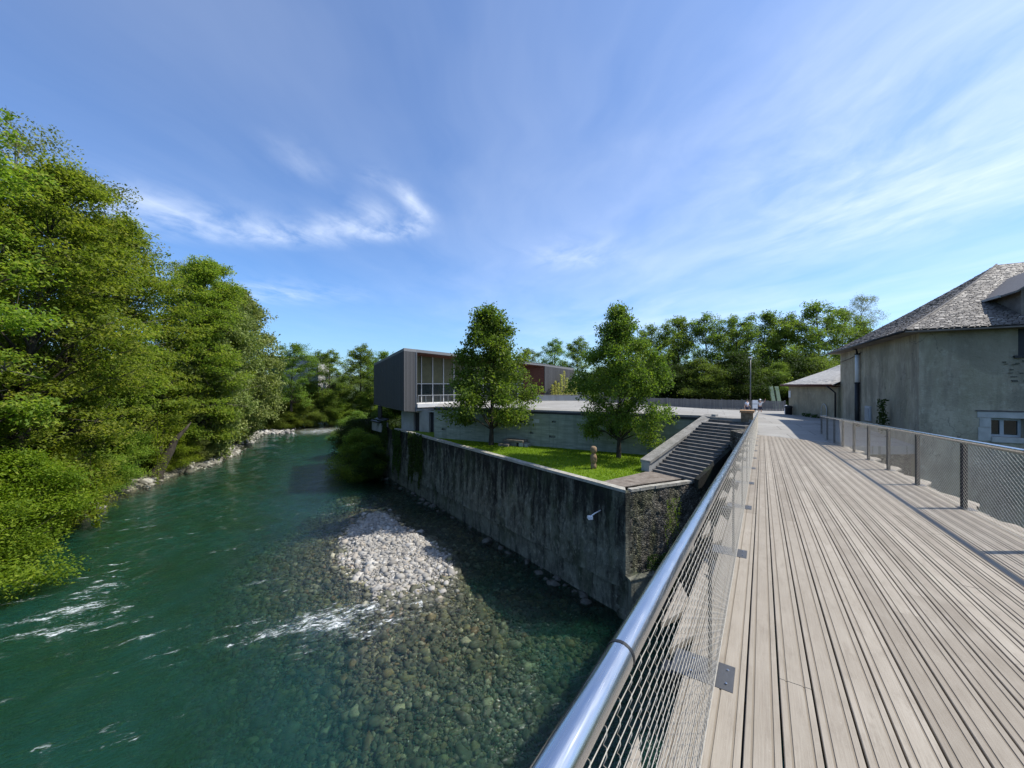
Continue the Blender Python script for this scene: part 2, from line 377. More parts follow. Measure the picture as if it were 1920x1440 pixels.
# board marked greenish concrete
m, gg, b = mat('board marked concrete', .9, .25)
p = gg.pos(); pz = gg.sep(p)[2]
bd = gg.math('FRACT', gg.math('MULTIPLY', pz, 5.0)); row = gg.math('FLOOR', gg.math('MULTIPLY', pz, 5.0))
n1 = gg.noise(gg.mapv(p, (.5, .5, 3)), 1.6, 7, .62)
rowc = gg.noise(gg.comb(gg.math('MULTIPLY', row, 3.7), gg.math('MULTIPLY', gg.sep(p)[0], .35), 0), 1, 2)
col = gg.ramp(n1, [(.3, (.21, .225, .175)), (.7, (.39, .41, .33))])
col = gg.mix(gg.ramp(rowc, [(.35, .4), (.65, 0)]), col, (.18, .195, .15))
col = gg.mix(gg.ramp(gg.noise(gg.mapv(p, (2, 2, .2)), 1.2, 5), [(.5, 0), (.7, .5)]), col, (.15, .165, .125))
ln = gg.ramp(bd, [(0, 0), (.06, 1), (.94, 1), (1, 0)])
gg.put(b.inputs['Base Color'], gg.mix(gg.math('MULTIPLY', gg.math('SUBTRACT', 1, ln), .35), col, (.10, .11, .09)))
gg.put(b.inputs['Normal'], gg.bump(gg.math('ADD', ln, gg.noise(p, 18, 5)), .5, .01)); MT['board_concrete'] = m
# grey weathered timber cladding, one tone per slat
def slat_mat(name, a, c_, e):
    m, gg, b = mat(name, .8, .3)
    rn = gg.attr('rnd'); gr = gg.noise(gg.mapv(gg.pos(), (7, 7, .5)), 2.5, 5, .6)
    gg.put(b.inputs['Base Color'], gg.mix(gr, gg.ramp(rn, [(0, a), (1, c_)]), e)); return m
MT['cladding'] = slat_mat('grey timber cladding', (.055, .058, .064), (.105, .105, .108), (.075, .075, .078))
MT['fence'] = slat_mat('grey fence boards', (.13, .13, .13), (.24, .235, .22), (.16, .155, .15))
# slates
m, gg, b = mat('slates', .6, .45)
rn = gg.attr('rnd'); gr = gg.noise(gg.pos(), 8, 6, .7)
c = gg.ramp(rn, [(0, (.085, .074, .067)), (.55, (.15, .132, .116)), (.88, (.20, .18, .155)), (1, (.36, .33, .285))])
gg.put(b.inputs['Base Color'], gg.mix(gg.ramp(gr, [(.45, 0), (.75, .45)]), c, (.22, .2, .165)))
gg.put(b.inputs['Normal'], gg.bump(gr, .5, .01)); MT['slate'] = m
# stones
m, gg, b = mat('river stones', .75, .3)
rn = gg.attr('rnd')
c = gg.ramp(rn, [(0, (.09, .087, .08)), (.35, (.25, .243, .228)), (.62, (.38, .37, .345)), (.75, (.36, .29, .21)), (.83, (.40, .385, .35)), (1, (.66, .64, .60))])
gg.put(b.inputs['Base Color'], gg.mix(gg.noise(gg.pos(), 14, 4), c, (.30, .28, .25))); MT['stone'] = m
m, gg, b = mat('submerged cobbles', .7, .3)
rn = gg.attr('rnd')
c = gg.ramp(rn, [(0, (.03, .032, .028)), (.4, (.085, .09, .075)), (.66, (.15, .15, .115)), (.84, (.30, .27, .12)), (.9, (.26, .14, .08)), (.94, (.40, .38, .30)), (1, (.62, .58, .42))])
gg.put(b.inputs['Base Color'], gg.mix(gg.noise(gg.pos(), 14, 4), c, (.12, .12, .08))); MT['cobble'] = m
m, gg, b = mat('bank boulders', .9, .2)
rn = gg.attr('rnd')
c = gg.ramp(rn, [(0, (.10, .095, .08)), (.6, (.25, .235, .20)), (1, (.42, .40, .35))])
gg.put(b.inputs['Base Color'], gg.mix(gg.ramp(gg.noise(gg.pos(), 3, 6), [(.45, 0), (.7, .7)]), c, (.09, .10, .045)))
gg.put(b.inputs['Normal'], gg.bump(gg.noise(gg.pos(), 9, 6), .7, .05)); MT['boulder'] = m

MT['toe'] = mottled('wet dark stones', (.04, .042, .036), (.12, .12, .10), 3, (1, 1, 1), .7, .5, 14)
# ------------------------------------------------------------------ river shape
LS = np.array([(-60, -24), (0, -33), (20, -36), (34.6, -41), (40.7, -44), (49.5, -46), (68, -50), (85, -58), (108, -70), (140, -84), (400, -230)], float)
RS = np.array([(20.9, 6.16), (57, -20.35), (80, -32), (112, -47), (145, -64), (400, -205)], float)
def leftx(y): return np.interp(y, LS[:, 0], LS[:, 1])
def quayx(y): return np.where(y < 20.9, 6.16+(20.9-y)*.7345, np.interp(y, RS[:, 0], RS[:, 1]))
def sstep(t): t = np.clip(t, 0, 1); return t*t*(3-2*t)
def land(x, y):      # metres inside the right bank
    q = (x-quayx(y))*.8
    r = (y-20.9-.452*(x-6.16))*.91
    return np.maximum(np.minimum(q, r), np.minimum(x-17.0, (x-14.2)+np.minimum(0, y-18)*.0))
CREST = [(-24, 62, -1.3), (-18.5, 48, -.9), (-14.0, 40.5, -.5), (-13.0, 37.4, .03), (-11.3, 33.2, .24), (-9.2, 29.5, .32), (-6.7, 25.2, .10), (-4.6, 21.6, -.26), (-2.6, 17, -.62), (-.9, 12, -1.05), (1, 5, -1.5), (3, -10, -1.4)]
rng0 = np.random.default_rng(5)
WV = [(rng0.normal(size=2)*s, rng0.uniform(0, 6.28), a) for s, a in [(.25, .5)]*4+[(.7, .28)]*5+[(1.8, .12)]*6]
def wob(x, y):
    o = 0
    for k, ph, a in WV: o = o + a*np.sin(k[0]*x+k[1]*y+ph)
    return o
def bed(x, y):
    x = np.asarray(x, float); y = np.asarray(y, float)
    best = np.full(x.shape, 1e9); cz = np.zeros(x.shape); side = np.zeros(x.shape)
    for (ax, ay, az), (bx, by, bz) in zip(CREST[:-1], CREST[1:]):
        vx, vy = bx-ax, by-ay; t = np.clip(((x-ax)*vx+(y-ay)*vy)/(vx*vx+vy*vy), 0, 1)
        px, py = ax+t*vx, ay+t*vy; d = np.hypot(x-px, y-py); m_ = d < best
        best = np.where(m_, d, best); cz = np.where(m_, az+(bz-az)*t, cz)
        side = np.where(m_, np.sign(vx*(y-py)-vy*(x-px)), side)
    wdt = np.interp(y, [10, 17, 24, 30, 37, 45], [3.2, 2.9, 2.3, 2.1, .7, 3])+.30*wob(x*1.5, y*1.5)+.12*wob(x*5, y*5)
    over = np.maximum(0, best-np.maximum(wdt, .6))
    # side<0 : towards the middle of the river
    zb = cz-np.where(side < 0, np.minimum(.24*over, .34+.10*over)+.010*over**2, np.minimum(.30*over, np.where(y < 24, .22, .62)+.03*over))+.04*wob(x*4, y*4)*(over > .1)
    base = -2.3+.25*wob(x, y)
    base = base+np.maximum(0, (-x-20)/25)*.0
    z = np.maximum(base, np.maximum(zb, -2.6))
    z = np.maximum(z, -.75-.02*np.maximum(0, y-40)) if False else z
    dl = x-leftx(y)                                   # left bank
    z = np.where(dl < 5, np.maximum(z, -.15-dl*.42+.12*wob(x*2, y*2)), z)
    far = sstep((y-88)/16)
    z = z*(1-far)+np.maximum(z, -.35+.22*wob(x*2.2, y*2.2))*far
    return z
def terrain(x, y):
    z = bed(x, y)
    u = -(x-leftx(y))
    bank = .1+np.minimum(u, 16)*.40+np.clip(u-16, 0, 60)*.09+.25*wob(x, y)*np.clip(u/4, 0, 1)
    far = 0
    z = np.where(u > 0, np.maximum(bank, .05), z)
    l = land(x, y)
    hi = 6.35+np.clip((y-44)/10, 0, 1)*1.1*(x > -8)+np.clip((x-14)/8, 0, 1)*1.1-np.clip((-9-x)/4, 0, 1)*np.clip((y-54)/6, 0, 1)*4.3
    z = np.where(l > 0, z+(hi-z)*sstep((l-.45)/1.1), z)
    d = np.hypot(x, y)
    return z+np.clip((d-300)/900, 0, 1)*25
def axis(*seg):
    out = []
    for a, b_, s in seg: out += list(np.arange(a, b_, s))
    return np.array(out+[seg[-1][1]])
xs = axis((-2500, -400, 300), (-400, -130, 30), (-130, -60, 3), (-60, -22, 1), (-22, 16, .4), (16, 30, 1), (30, 130, 6), (130, 500, 40), (500, 2500, 400))
ys = axis((-900, -100, 100), (-100, 0, 6), (0, 44, .45), (44, 75, 1), (75, 150, 3), (150, 500, 25), (500, 3000, 400))
m, gg, b = mat('river bed and banks', .95, .2)
p = gg.pos(); pz = gg.sep(p)[2]
vc = gg.sep(gg.voro(p, 5.5, 'F1', 'Color'))[0]; ve = gg.voro(p, 5.5, 'DISTANCE_TO_EDGE')
pebble = gg.ramp(vc, [(0, (.06, .06, .05)), (.5, (.15, .145, .115)), (.8, (.23, .21, .14)), (1, (.36, .34, .27))])
pebble = gg.mix(gg.ramp(ve, [(.0, .8), (.12, 0)]), pebble, (.03, .03, .025))
soil = gg.ramp(gg.noise(p, .7, 7, .6), [(.35, (.03, .045, .014)), (.6, (.055, .075, .02)), (.75, (.10, .09, .06))])
gg.put(b.inputs['Base Color'], gg.mix(gg.maprange(pz, .35, 1.1, smooth=True), pebble, soil))
gg.put(b.inputs['Normal'], gg.bump(gg.ramp(ve, [(0, 0), (.25, 1)]), .7, .08))
tag(link('ground', grid_mesh('ground', xs, ys, terrain), m), 'river bed and grassy banks reaching to the horizon', 'ground', kind='structure')

# ------------------------------------------------------------------ water
FOAM = [(-8.5, 19.2, 2.2, .8, .55), (-10.8, 21.2, 2.0, .7, .6), (-6.2, 21.0, 1.6, .7, .5), (-13.8, 20.5, 1.6, .4, .4), (-29, 22.5, 1.4, .35, .6), (-27.2, 24.8, 1.0, .5, .6), (-22.3, 21.5, 1.0, .5, .7), (-20.6, 20.4, 1.0, .25, .7), (-24.6, 21.6, 1.4, .8, 1.1), (-25.6, 23.8, 1.3, 1.0, .9), (-23.2, 19.9, 1.7, .4, 1.1), (-26.5, 20.3, 2.2, .35, .55), (-18.3, 19.4, 1.6, .22, .9), (-24.5, 17.6, 2.0, .3, .5), (-31, 24, 2.2, .3, .6),
        (-9.6, 20.6, 1.9, .75, 1.25), (-8.3, 21.8, 1.4, .5, 1.0), (-12.2, 19.6, 2.0, .4, .8), (-5.4, 22.3, 1.1, .45, .8), (-3.2, 21.5, 1.0, .5, .35), (-15.8, 18.6, 2., .3, .45),
        (-33, 34, 2.0, .3, .6), (-30.5, 31.2, 1.8, .25, .55), (-36, 36, 1.5, .25, .5), (-28, 27, 1.6, .2, .45), (-3.6, 24.6, .7, .4, .45), (-13.5, 36.8, .9, .5, .35),
        (-27, 14, 2, .3, .5), (-16, 13.6, 1.6, .3, .4), (-13, 14.5, 1.5, .25, .4), (-21, 15, 1.5, .25, .4)]
_fr = np.random.default_rng(77)
FOAM += [(-12-_fr.uniform(0, 22), _fr.uniform(12.5, 44), _fr.uniform(.5, 1.5), _fr.uniform(.08, .2), _fr.uniform(.4, .85)) for _ in range(46)]
def foam(x, y):
    o = np.zeros(np.shape(x)); a = math.atan2(3.4, 6); ca, sa = math.cos(a), math.sin(a)
    for fx, fy, l, w_, amp in FOAM:
        u = (x-fx)*ca+(y-fy)*sa; v = -(x-fx)*sa+(y-fy)*ca
        o += amp*np.exp(-(u/l)**2-(v/w_)**2)
    o += .9*np.exp(-((y-104)/9)**2-((x-(-52))/7)**2)
    return o
def wave(x, y):
    f = np.clip(foam(x, y), 0, 1.2)
    return .015*np.sin(1.9*x+2.6*y+1.5*np.sin(.6*x-.4*y))+.012*np.sin(3.1*x-1.1*y+1.2*np.sin(.9*y))+f*(.05*np.sin(5*x+3*y)+.05*np.sin(3*x-6*y+1))
xw = axis((-260, -90, 5), (-90, -45, 1.2), (-45, 18, .3)); yw = axis((-120, 0, 4), (0, 45, .3), (45, 120, 1.2), (120, 420, 6))
wm = grid_mesh('river_water', xw, yw, wave, vattrs={'depth': lambda x, y: np.clip(-bed(x, y), 0, 4), 'foam': foam})
m = bpy.data.materials.new('river water'); m.use_nodes = True; gg = G(m.node_tree); gg.n.clear()
p = gg.pos(); dep = gg.attr('depth'); fo = gg.math('MINIMUM', gg.attr('foam'), .85)
flow = gg.mapv(p, (1, 1, 1), (0, 0, R(-29)))
n1 = gg.noise(gg.mapv(flow, (.55, 1.5, 1)), 1.9, 4, .6, .6)
n2 = gg.noise(gg.mapv(flow, (.6, 1.3, 1)), 6.5, 4, .6, .5)
n0 = gg.noise(gg.mapv(flow, (.5, 1, 1)), .45, 3, .5, .4)
h = gg.math('ADD', gg.math('ADD', gg.math('MULTIPLY', n1, 1.0), gg.math('MULTIPLY', n2, .62)), gg.math('MULTIPLY', n0, 1.2))
calm = gg.noise(p, .12, 3, .5)
nb = gg.new('ShaderNodeBump'); gg.put(nb.inputs['Height'], h); nb.inputs['Distance'].default_value = .12
gg.put(nb.inputs['Strength'], gg.math('MULTIPLY', gg.maprange(calm, .35, .65, .55, 1.0), gg.maprange(dep, .3, 1.9, 1.0, .8), None, True)); nrm = nb.outputs[0]
tr = gg.new('ShaderNodeBsdfTransparent')
gg.put(tr.inputs['Color'], gg.ramp(gg.math('DIVIDE', dep, 4), [(0, (.97, .98, .97)), (.12, (.84, .90, .82)), (.3, (.50, .72, .58)), (.6, (.2, .46, .38)), (1, (.03, .2, .16))]))
df = gg.new('ShaderNodeSubsurfaceScattering', falloff='BURLEY'); df.inputs['Radius'].default_value = (1.2, 2.2, 2.0); df.inputs['Scale'].default_value = 1.0
body = gg.mix(gg.ramp(gg.noise(p, .16, 6, .65), [(.38, 0), (.64, 1)]), (.006, .036, .018), (.0065, .047, .037))
gg.put(df.inputs['Color'], body)
tb = gg.math('MULTIPLY', gg.math('SUBTRACT', 1, gg.math('POWER', 2.718, gg.math('MULTIPLY', gg.math('POWER', gg.math('MULTIPLY', dep, .53), 1.5), -1))), .96)
ms = gg.new('ShaderNodeMixShader'); gg.put(ms.inputs[0], tb); gg.l.new(tr.outputs[0], ms.inputs[1]); gg.l.new(df.outputs[0], ms.inputs[2])
gl = gg.new('ShaderNodeBsdfGlossy'); gl.inputs['Roughness'].default_value = .06; gg.put(gl.inputs['Normal'], nrm); gg.put(gl.inputs['Color'], (1, 1, 1))
fr = gg.new('ShaderNodeFresnel'); fr.inputs['IOR'].default_value = 1.42; gg.put(fr.inputs['Normal'], nrm)
m2 = gg.new('ShaderNodeMixShader'); gg.put(m2.inputs[0], fr.outputs[0]); gg.l.new(ms.outputs[0], m2.inputs[1]); gg.l.new(gl.outputs[0], m2.inputs[2])
fm = gg.new('ShaderNodeBsdfDiffuse'); gg.put(fm.inputs['Color'], (.78, .82, .82))
ff = gg.noise(gg.mapv(flow, (.45, 1.3, 1)), 4.6, 9, .74, 1.4); f2 = gg.noise(gg.mapv(flow, (.5, 1.6, 1)), 1.6, 4, .6, .8)
fk = gg.math('ADD', gg.math('MULTIPLY', fo, .22), gg.math('MULTIPLY', f2, .66)); fk = gg.math('SUBTRACT', gg.math('ADD', fk, ff), 1.0)
fk = gg.math('ADD', fk, .08)
fmask = gg.math('MULTIPLY', gg.maprange(fk, .05, .30, 0, .82, True), gg.maprange(fo, .04, .22, 0, 1))
m3 = gg.new('ShaderNodeMixShader'); gg.put(m3.inputs[0], fmask); gg.l.new(m2.outputs[0], m3.inputs[1]); gg.l.new(fm.outputs[0], m3.inputs[2])
gg.l.new(m3.outputs[0], gg.new('ShaderNodeOutputMaterial').inputs['Surface'])
tag(link('river_water', wm, m), 'green and teal river with white riffles and a clear shallow edge', 'river', kind='structure')

# ------------------------------------------------------------------ stones
def ico(sub):
    bm = bmesh.new(); bmesh.ops.create_icosphere(bm, subdivisions=sub, radius=1)
    v = np.array([q.co for q in bm.verts]); f = np.array([[q.index for q in t.verts] for t in bm.faces]); bm.free(); return v, f
def stones_mesh(name, P, size, seed, sub=1, flat=.62, smooth=True, rough=.18):
    rg = np.random.default_rng(seed); v, f = ico(sub); n = len(P); k = len(v)
    sc = size[:, None]*np.stack([rg.uniform(.8, 1.4, n), rg.uniform(.6, 1.0, n), rg.uniform(.75, 1.1, n)*flat], 1)
    V = v[None]*(1+rg.normal(0, rough, (n, k, 1)))*sc[:, None]
    ry = rg.uniform(-.5, .5, n); c, s = np.cos(ry), np.sin(ry)
    X = V[..., 0]*c[:, None]+V[..., 2]*s[:, None]; Z = -V[..., 0]*s[:, None]+V[..., 2]*c[:, None]
    a = rg.uniform(0, 6.28, n); c, s = np.cos(a), np.sin(a)
    V = np.stack([X*c[:, None]-V[..., 1]*s[:, None], X*s[:, None]+V[..., 1]*c[:, None], Z], -1)+P[:, None]
    F = f[None]+(np.arange(n)*k)[:, None, None]
    return np_mesh(name, V.reshape(-1, 3), F.reshape(-1, 3), {'rnd': np.repeat(rg.uniform(0, 1, n), len(f))}, smooth)
rg = np.random.default_rng(11)
N = 76000
x = rg.uniform(-17, -1, N); y = rg.uniform(20, 40, N); z = bed(x, y)
k = (z > -.09+rg.normal(0, .09, N)) & (rg.uniform(0, 1, N) < .75); x, y, z = x[k], y[k], z[k]
sz = np.exp(rg.normal(-2.85, .6, len(x))).clip(.03, .36)
tag(link('gravel_bar', stones_mesh('gravel_bar', np.stack([x, y, z+sz*.15], 1), sz, 3, 1), MT['stone']), 'pale gravel bar of rounded stones rising from the shallow river', 'gravel', kind='stuff')
N = 95000
x = rg.uniform(-22, 6, N); y = rg.uniform(9.5, 46, N); z = bed(x, y)
k = (z < .0) & (z > -2.1) & (rg.uniform(0, 1, N) < np.clip(1.25+z*.45, .2, 1)); x, y, z = x[k], y[k], z[k]
sz = np.exp(rg.normal(-2.42, .52, len(x))).clip(.035, .36)
tag(link('river_cobbles', stones_mesh('river_cobbles', np.stack([x, y, z+sz*.1], 1), sz, 4, 1, .62, True, .2), MT['cobble']), 'dark and tan cobbles lying on the bed under clear water', 'cobbles', kind='stuff')
N = 2600
y = rg.uniform(18, 150, N)**1; x = leftx(y)+rg.normal(-.1, .75, N); z = terrain(x, y)
k = (np.sin(y*.55)+np.sin(y*.21+1)+rg.normal(0, .5, N)) > .1; x, y, z = x[k], y[k], z[k]; N = len(x)
sz = np.exp(rg.normal(-1.35, .55, N)).clip(.1, .9)
tag(link('bank_rocks', stones_mesh('bank_rocks', np.stack([x, y, np.maximum(z, -.1)+sz*.15], 1), sz, 6, 1, .6, False, .12), MT['boulder']), 'grey rocks strewn along the foot of the wooded river bank', 'rocks', kind='stuff')
N = 3500
y = rg.uniform(98, 150, N); x = leftx(y)+rg.uniform(-2, 10, N)*rg.uniform(.2, 1, N); z = terrain(x, y)
sz = np.exp(rg.normal(-1.5, .5, N)).clip(.1, .8)
tag(link('shingle_beach', stones_mesh('shingle_beach', np.stack([x, y, np.maximum(z, -.05)+sz*.2], 1), sz, 7, 1), MT['stone']), 'pale shingle beach at the far bend of the river', 'shingle', kind='stuff')
# toe stones of the quay wall
N = 150
t = rg.uniform(0, 42, N); off = np.abs(rg.normal(.3, .35, N)); x = 6.16-.592*t-.806*off; y = 20.9+.806*t-.592*off
sz = np.exp(rg.normal(-1.5, .45, N)).clip(.08, .55)
tag(link('toe_stones', stones_mesh('toe_stones', np.stack([x, y, np.maximum(bed(x, y), -.25)+sz*.25], 1), sz, 8, 1, .7, False), MT['toe']), 'dark stones along the foot of the stained quay wall', 'stones', kind='stuff')

# ------------------------------------------------------------------ foot bridge (local y runs along the bridge)
BA = math.atan(.65); BO = Vector((-.25, 0, 0))
bu = Vector((math.sin(BA), math.cos(BA), 0)); brt = Vector((math.cos(BA), -math.sin(BA), 0))
def dz_(y): return 11.222-.0465*(y-.136)
bridge = empty('footbridge', 'timber decked footbridge with long grooved planks running over the river', 'bridge', BO, -BA)
random.seed(4)
WID = 2.73; PITCH = .1455; GAP = .009
deck = MB()
def plank(x0, x1, y0, y1, rnd, e0=0., e1=0., groove=True, dzz=0.):
    # profile across with two shallow grooves; ends may be cut at a skew (e0, e1)
    w = x1-x0; g1, g2, gw, gd = x0+w*.22, x0+w*.78, .0055, .0045
    prof = [(x0, -.04), (x0, -.003), (x0+.003, 0)]
    if groove:
        for gx in (g1, g2): prof += [(gx-gw, 0), (gx-gw*.7, -gd), (gx+gw*.7, -gd), (gx+gw, 0)]
    prof += [(x1-.003, 0), (x1, -.003), (x1, -.04)]
    n = len(prof); k = len(deck.v)
    for yy, e in ((y0, e0), (y1, e1)):
        for px, pz in prof:
            yv = yy+e*(px-x0)/w; deck.v.append((px, yv, dz_(yv)+pz+dzz))
    for i in range(n-1): deck.f.append((k+i, k+i+1, k+n+i+1, k+n+i)); deck.r.append(rnd)
    deck.f.append((k+n-1, k, k+n, k+2*n-1)); deck.r.append(rnd)
    deck.f.append(tuple(k+i for i in range(n))); deck.r.append(rnd)
    deck.f.append(tuple(k+n+i for i in reversed(range(n)))); deck.r.append(rnd)
nb_ = 20; X0 = -.002
for i in range(-1, nb_):
    x0 = X0+i*PITCH; yend = 23.0-.9*max(0, x0)
    y = -3.5-random.uniform(0, 4)
    while y < yend:
        y1 = min(y+random.choice((5.0, 6.5, 8.0)), yend)
        if yend-y1 < .6: y1 = yend
        plank(x0, x0+PITCH-GAP, y, y1-.003, random.random(), dzz=random.uniform(-.0015, .0015)); y = y1
# stepped edge planks outside the railings
for side in (-1, 1):
    for k in range(-2, 13):
        yb = 2.5+2.06*k
        if yb > 22.5: break
        for j, (ln, wd) in enumerate(((1.35, .10), (.72, .16))):
            e = random.uniform(.1, .3)
            if side < 0:
                x1 = X0-PITCH-GAP-j*.105; plank(x1-.098, x1, yb+.1+.25*j, yb+.1+.25*j+ln, random.random(), e, -e, False, -.002)
            else:
                x0 = X0+nb_*PITCH+j*.105; plank(x0, x0+.098, yb+.1+.25*j, yb+.1+.25*j+ln, random.random(), e, -e, False, -.002)
deck.build('deck', MT['deck'], bridge)
u = MB()
for bx in (.1, 1.0, 1.8, 2.65):
    u.bar((bx, -6, dz_(-6)-.28), (bx, 21.5, dz_(21.5)-.28), .14, .44)
for k in range(-4, 14):
    yb = 2.5+2.06*k; u.bar((-.28, yb, dz_(yb)-.10), (3.02, yb, dz_(yb)-.10), .10, .11)
u.build('beam', MT['steel_dark'], bridge)
for fx, yy in ((.0, 4.1), (.0, 10.1)):
    pl = MB(); pl.bar((-.22, yy, dz_(yy)-.12), (-.22, yy+1.8, dz_(yy+1.8)-.12), .12, .04, .9); pl.build('ledger', MT['deck'], bridge)

def railing(x0, y0, y1, label, side):
    r = empty('bridge_railing', label, 'railing', BO, -BA)
    H = 1.03
    n = 24; pts = [(x0, y0+(y1-y0)*i/n, dz_(y0+(y1-y0)*i/n)+H) for i in range(n+1)]
    hr = MB(); hr.tube(pts, .0245, 20); hro = hr.build('handrail', MT['inox'], r, True)
    for yy in ([.81] if side < 0 else [])+[.81+6.18*k for k in range(1, 4)]:
        if not y0 < yy < y1: continue
        c_ = MB(); c_.tube([(x0, yy-.0035, dz_(yy)+H), (x0, yy+.0035, dz_(yy)+H)], .0254, 28); c_.build('joint_ring', MT['steel_dark'], hro, False)
    fl = MB()
    fl.bar((x0, y0, dz_(y0)+H-.034), (x0, y1, dz_(y1)+H-.034), .010, .026); fl.build('under_rail', MT['inox'], r)
    lo = MB(); lo.tube([(x0, y0, dz_(y0)+.018), (x0, y1, dz_(y1)+.018)], .004, 6); lo.build('bottom_cable', MT['wire'], r)
    for k in range(-2, 16):
        yb = 2.5+2.06*k
        if not (y0-.01 <= yb <= y1+.05): continue
        p_ = MB(); off = .03*side
        if side > 0:
            p_.bar((x0+off, yb, dz_(yb)-.2), (x0+off, yb, dz_(yb)+H-.03), .06, .012, up=(0, 1, 0))
            p_.bar((x0+off, yb+.05, dz_(yb)-.2), (x0+off, yb+.05, dz_(yb)+H-.03), .06, .012, up=(0, 1, 0))
        else: p_.tube([(x0-.03, yb, dz_(yb)-.2), (x0-.03, yb, dz_(yb)+.6), (x0-.01, yb, dz_(yb)+H-.03)], [.012, .009, .007], 6)
        po = p_.build('post', MT['steel_dark'], r)
        q = MB(); zb = dz_(yb)
        if side < 0: q.hexa([(x0-.22, yb-.10, zb+.002), (x0+.085, yb-.10, zb+.002), (x0+.085, yb+.12, zb-.004), (x0-.22, yb+.12, zb-.004), (x0-.22, yb-.10, zb+.008), (x0+.085, yb-.10, zb+.008), (x0+.085, yb+.12, zb+.002), (x0-.22, yb+.12, zb+.002)])
        else: q.hexa([(x0-.03, yb-.10, zb+.002), (x0+.14, yb-.10, zb+.002), (x0+.14, yb+.12, zb-.004), (x0-.03, yb+.12, zb-.004), (x0-.03, yb-.10, zb+.008), (x0+.14, yb-.10, zb+.008), (x0+.14, yb+.12, zb+.002), (x0-.03, yb+.12, zb+.002)])
        qo = q.build('base_plate', MT['plate'], po)
        if side < 0 and k < 6:
            for (bx_, by_) in ((x0+.05, yb-.05), (x0+.05, yb+.07), (x0-.12, yb-.05), (x0-.12, yb+.07)):
                s_ = MB(); s_.lathe([(.0065, 0), (.0065, .003), (.004, .0055)], (bx_, by_, dz_(by_)+.0075), 8); s_.build('screw', MT['inox'], po)
        if side < 0:
            tb_ = MB(); tb_.bar((x0, yb-.9, dz_(yb-.9)+H-.05), (x0, yb-.86, dz_(yb-.9)+H-.05), .012, .05); tb_.build('tab', MT['inox'], r)
    # wire mesh: long flat diamonds, strands running along the rail and touching at rows of knots
    hl, hh, ra, rb_ = (.070, .0160, .00115, .00105) if side < 0 else (.052, .027, .0019, .0008)  # house-side mesh: one strand family thickened to imitate sun catching it
    zt, zb_ = H-.05, .022
    rows = int((zt-zb_)/(2*hh)); hh = (zt-zb_)/(2*rows); ncol = int((y1-y0)/hl)
    V = []; F = []; nv = 0
    for fam in (0, 1):
        S = np.zeros((rows+1 if side < 0 else 0, ncol+1, 3))
        if side < 0 and fam == 0:
            for k in range(rows+1):
                c_ = np.arange(ncol+1); S[k, :, 1] = y0+c_*hl; sg = np.where((c_+k) % 2 == 0, 1, -1)
                S[k, :, 2] = np.clip(zb_+k*2*hh+sg*hh*.30, zb_, zt); S[k, :, 0] = x0+.0015*sg
        elif side < 0:
            M_ = rows*4; S = np.zeros((ncol+1, M_+1, 3)); i_ = np.arange(M_+1)
            S[:, :, 0] = x0+.003*np.cos(i_*math.pi/2)[None]; S[:, :, 1] = y0+np.arange(ncol+1)[:, None]*hl+(.0065*np.sin(i_*math.pi/2))[None]; S[:, :, 2] = (zb_+i_*hh/2)[None]
        else:
            N_ = rows*2+1; sl_ = hl/hh; st_ = []
            for c_ in range(-int(rows*2), ncol+1, 2):
                ys_ = np.array([y0+(c_+(i if fam == 0 else rows*2-i))*hl for i in range(N_)]); zs_ = zb_+np.arange(N_)*hh
                if ys_.max() < y0 or ys_.min() > y1: continue
                m_ = (ys_ < y0) | (ys_ > y1); ys_ = np.clip(ys_, y0, y1)
                zs2 = zs_.copy()
                gi = np.where(~m_)[0]
                if len(gi) < 2: continue
                zs2[:gi[0]] = zs_[gi[0]]; zs2[gi[-1]+1:] = zs_[gi[-1]]; ys_[:gi[0]] = ys_[gi[0]]; ys_[gi[-1]+1:] = ys_[gi[-1]]
                st_.append(np.stack([np.full(N_, x0+.002*(1-2*fam)), ys_, zs2], 1))
            S = np.array(st_)
        S[:, :, 2] += dz_(S[:, :, 1]); rad = (ra, rb_)[fam]
        nc, nr, _ = S.shape
        off = np.array([(rad, 0, 0), (-.5*rad, .1*rad, .87*rad), (-.5*rad, -.1*rad, -.87*rad)]) if not (side < 0 and fam) else np.array([(rad, 0, 0), (-.5*rad, .87*rad, 0), (-.5*rad, -.87*rad, 0)])
        vv = (S[:, :, None, :]+off[None, None]).reshape(-1, 3); idx = np.arange(nc*nr*3).reshape(nc, nr, 3)
        for j in range(3):
            q_ = (j+1) % 3
            F.append(np.stack([idx[:, :-1, j], idx[:, :-1, q_], idx[:, 1:, q_], idx[:, 1:, j]], -1).reshape(-1, 4)+nv)
        V.append(vv); nv += len(vv)
    me = np_mesh('wire_mesh', np.concatenate(V), np.concatenate(F))
    link('wire_mesh', me, MT['wire'], r)
    return r
railing(0., -2.0, 28.3, 'near steel mesh railing with a round polished handrail above the river', -1)
railing(WID, 2.0, 25.35, 'mesh railing on the house side of the footbridge with dark posts', 1)

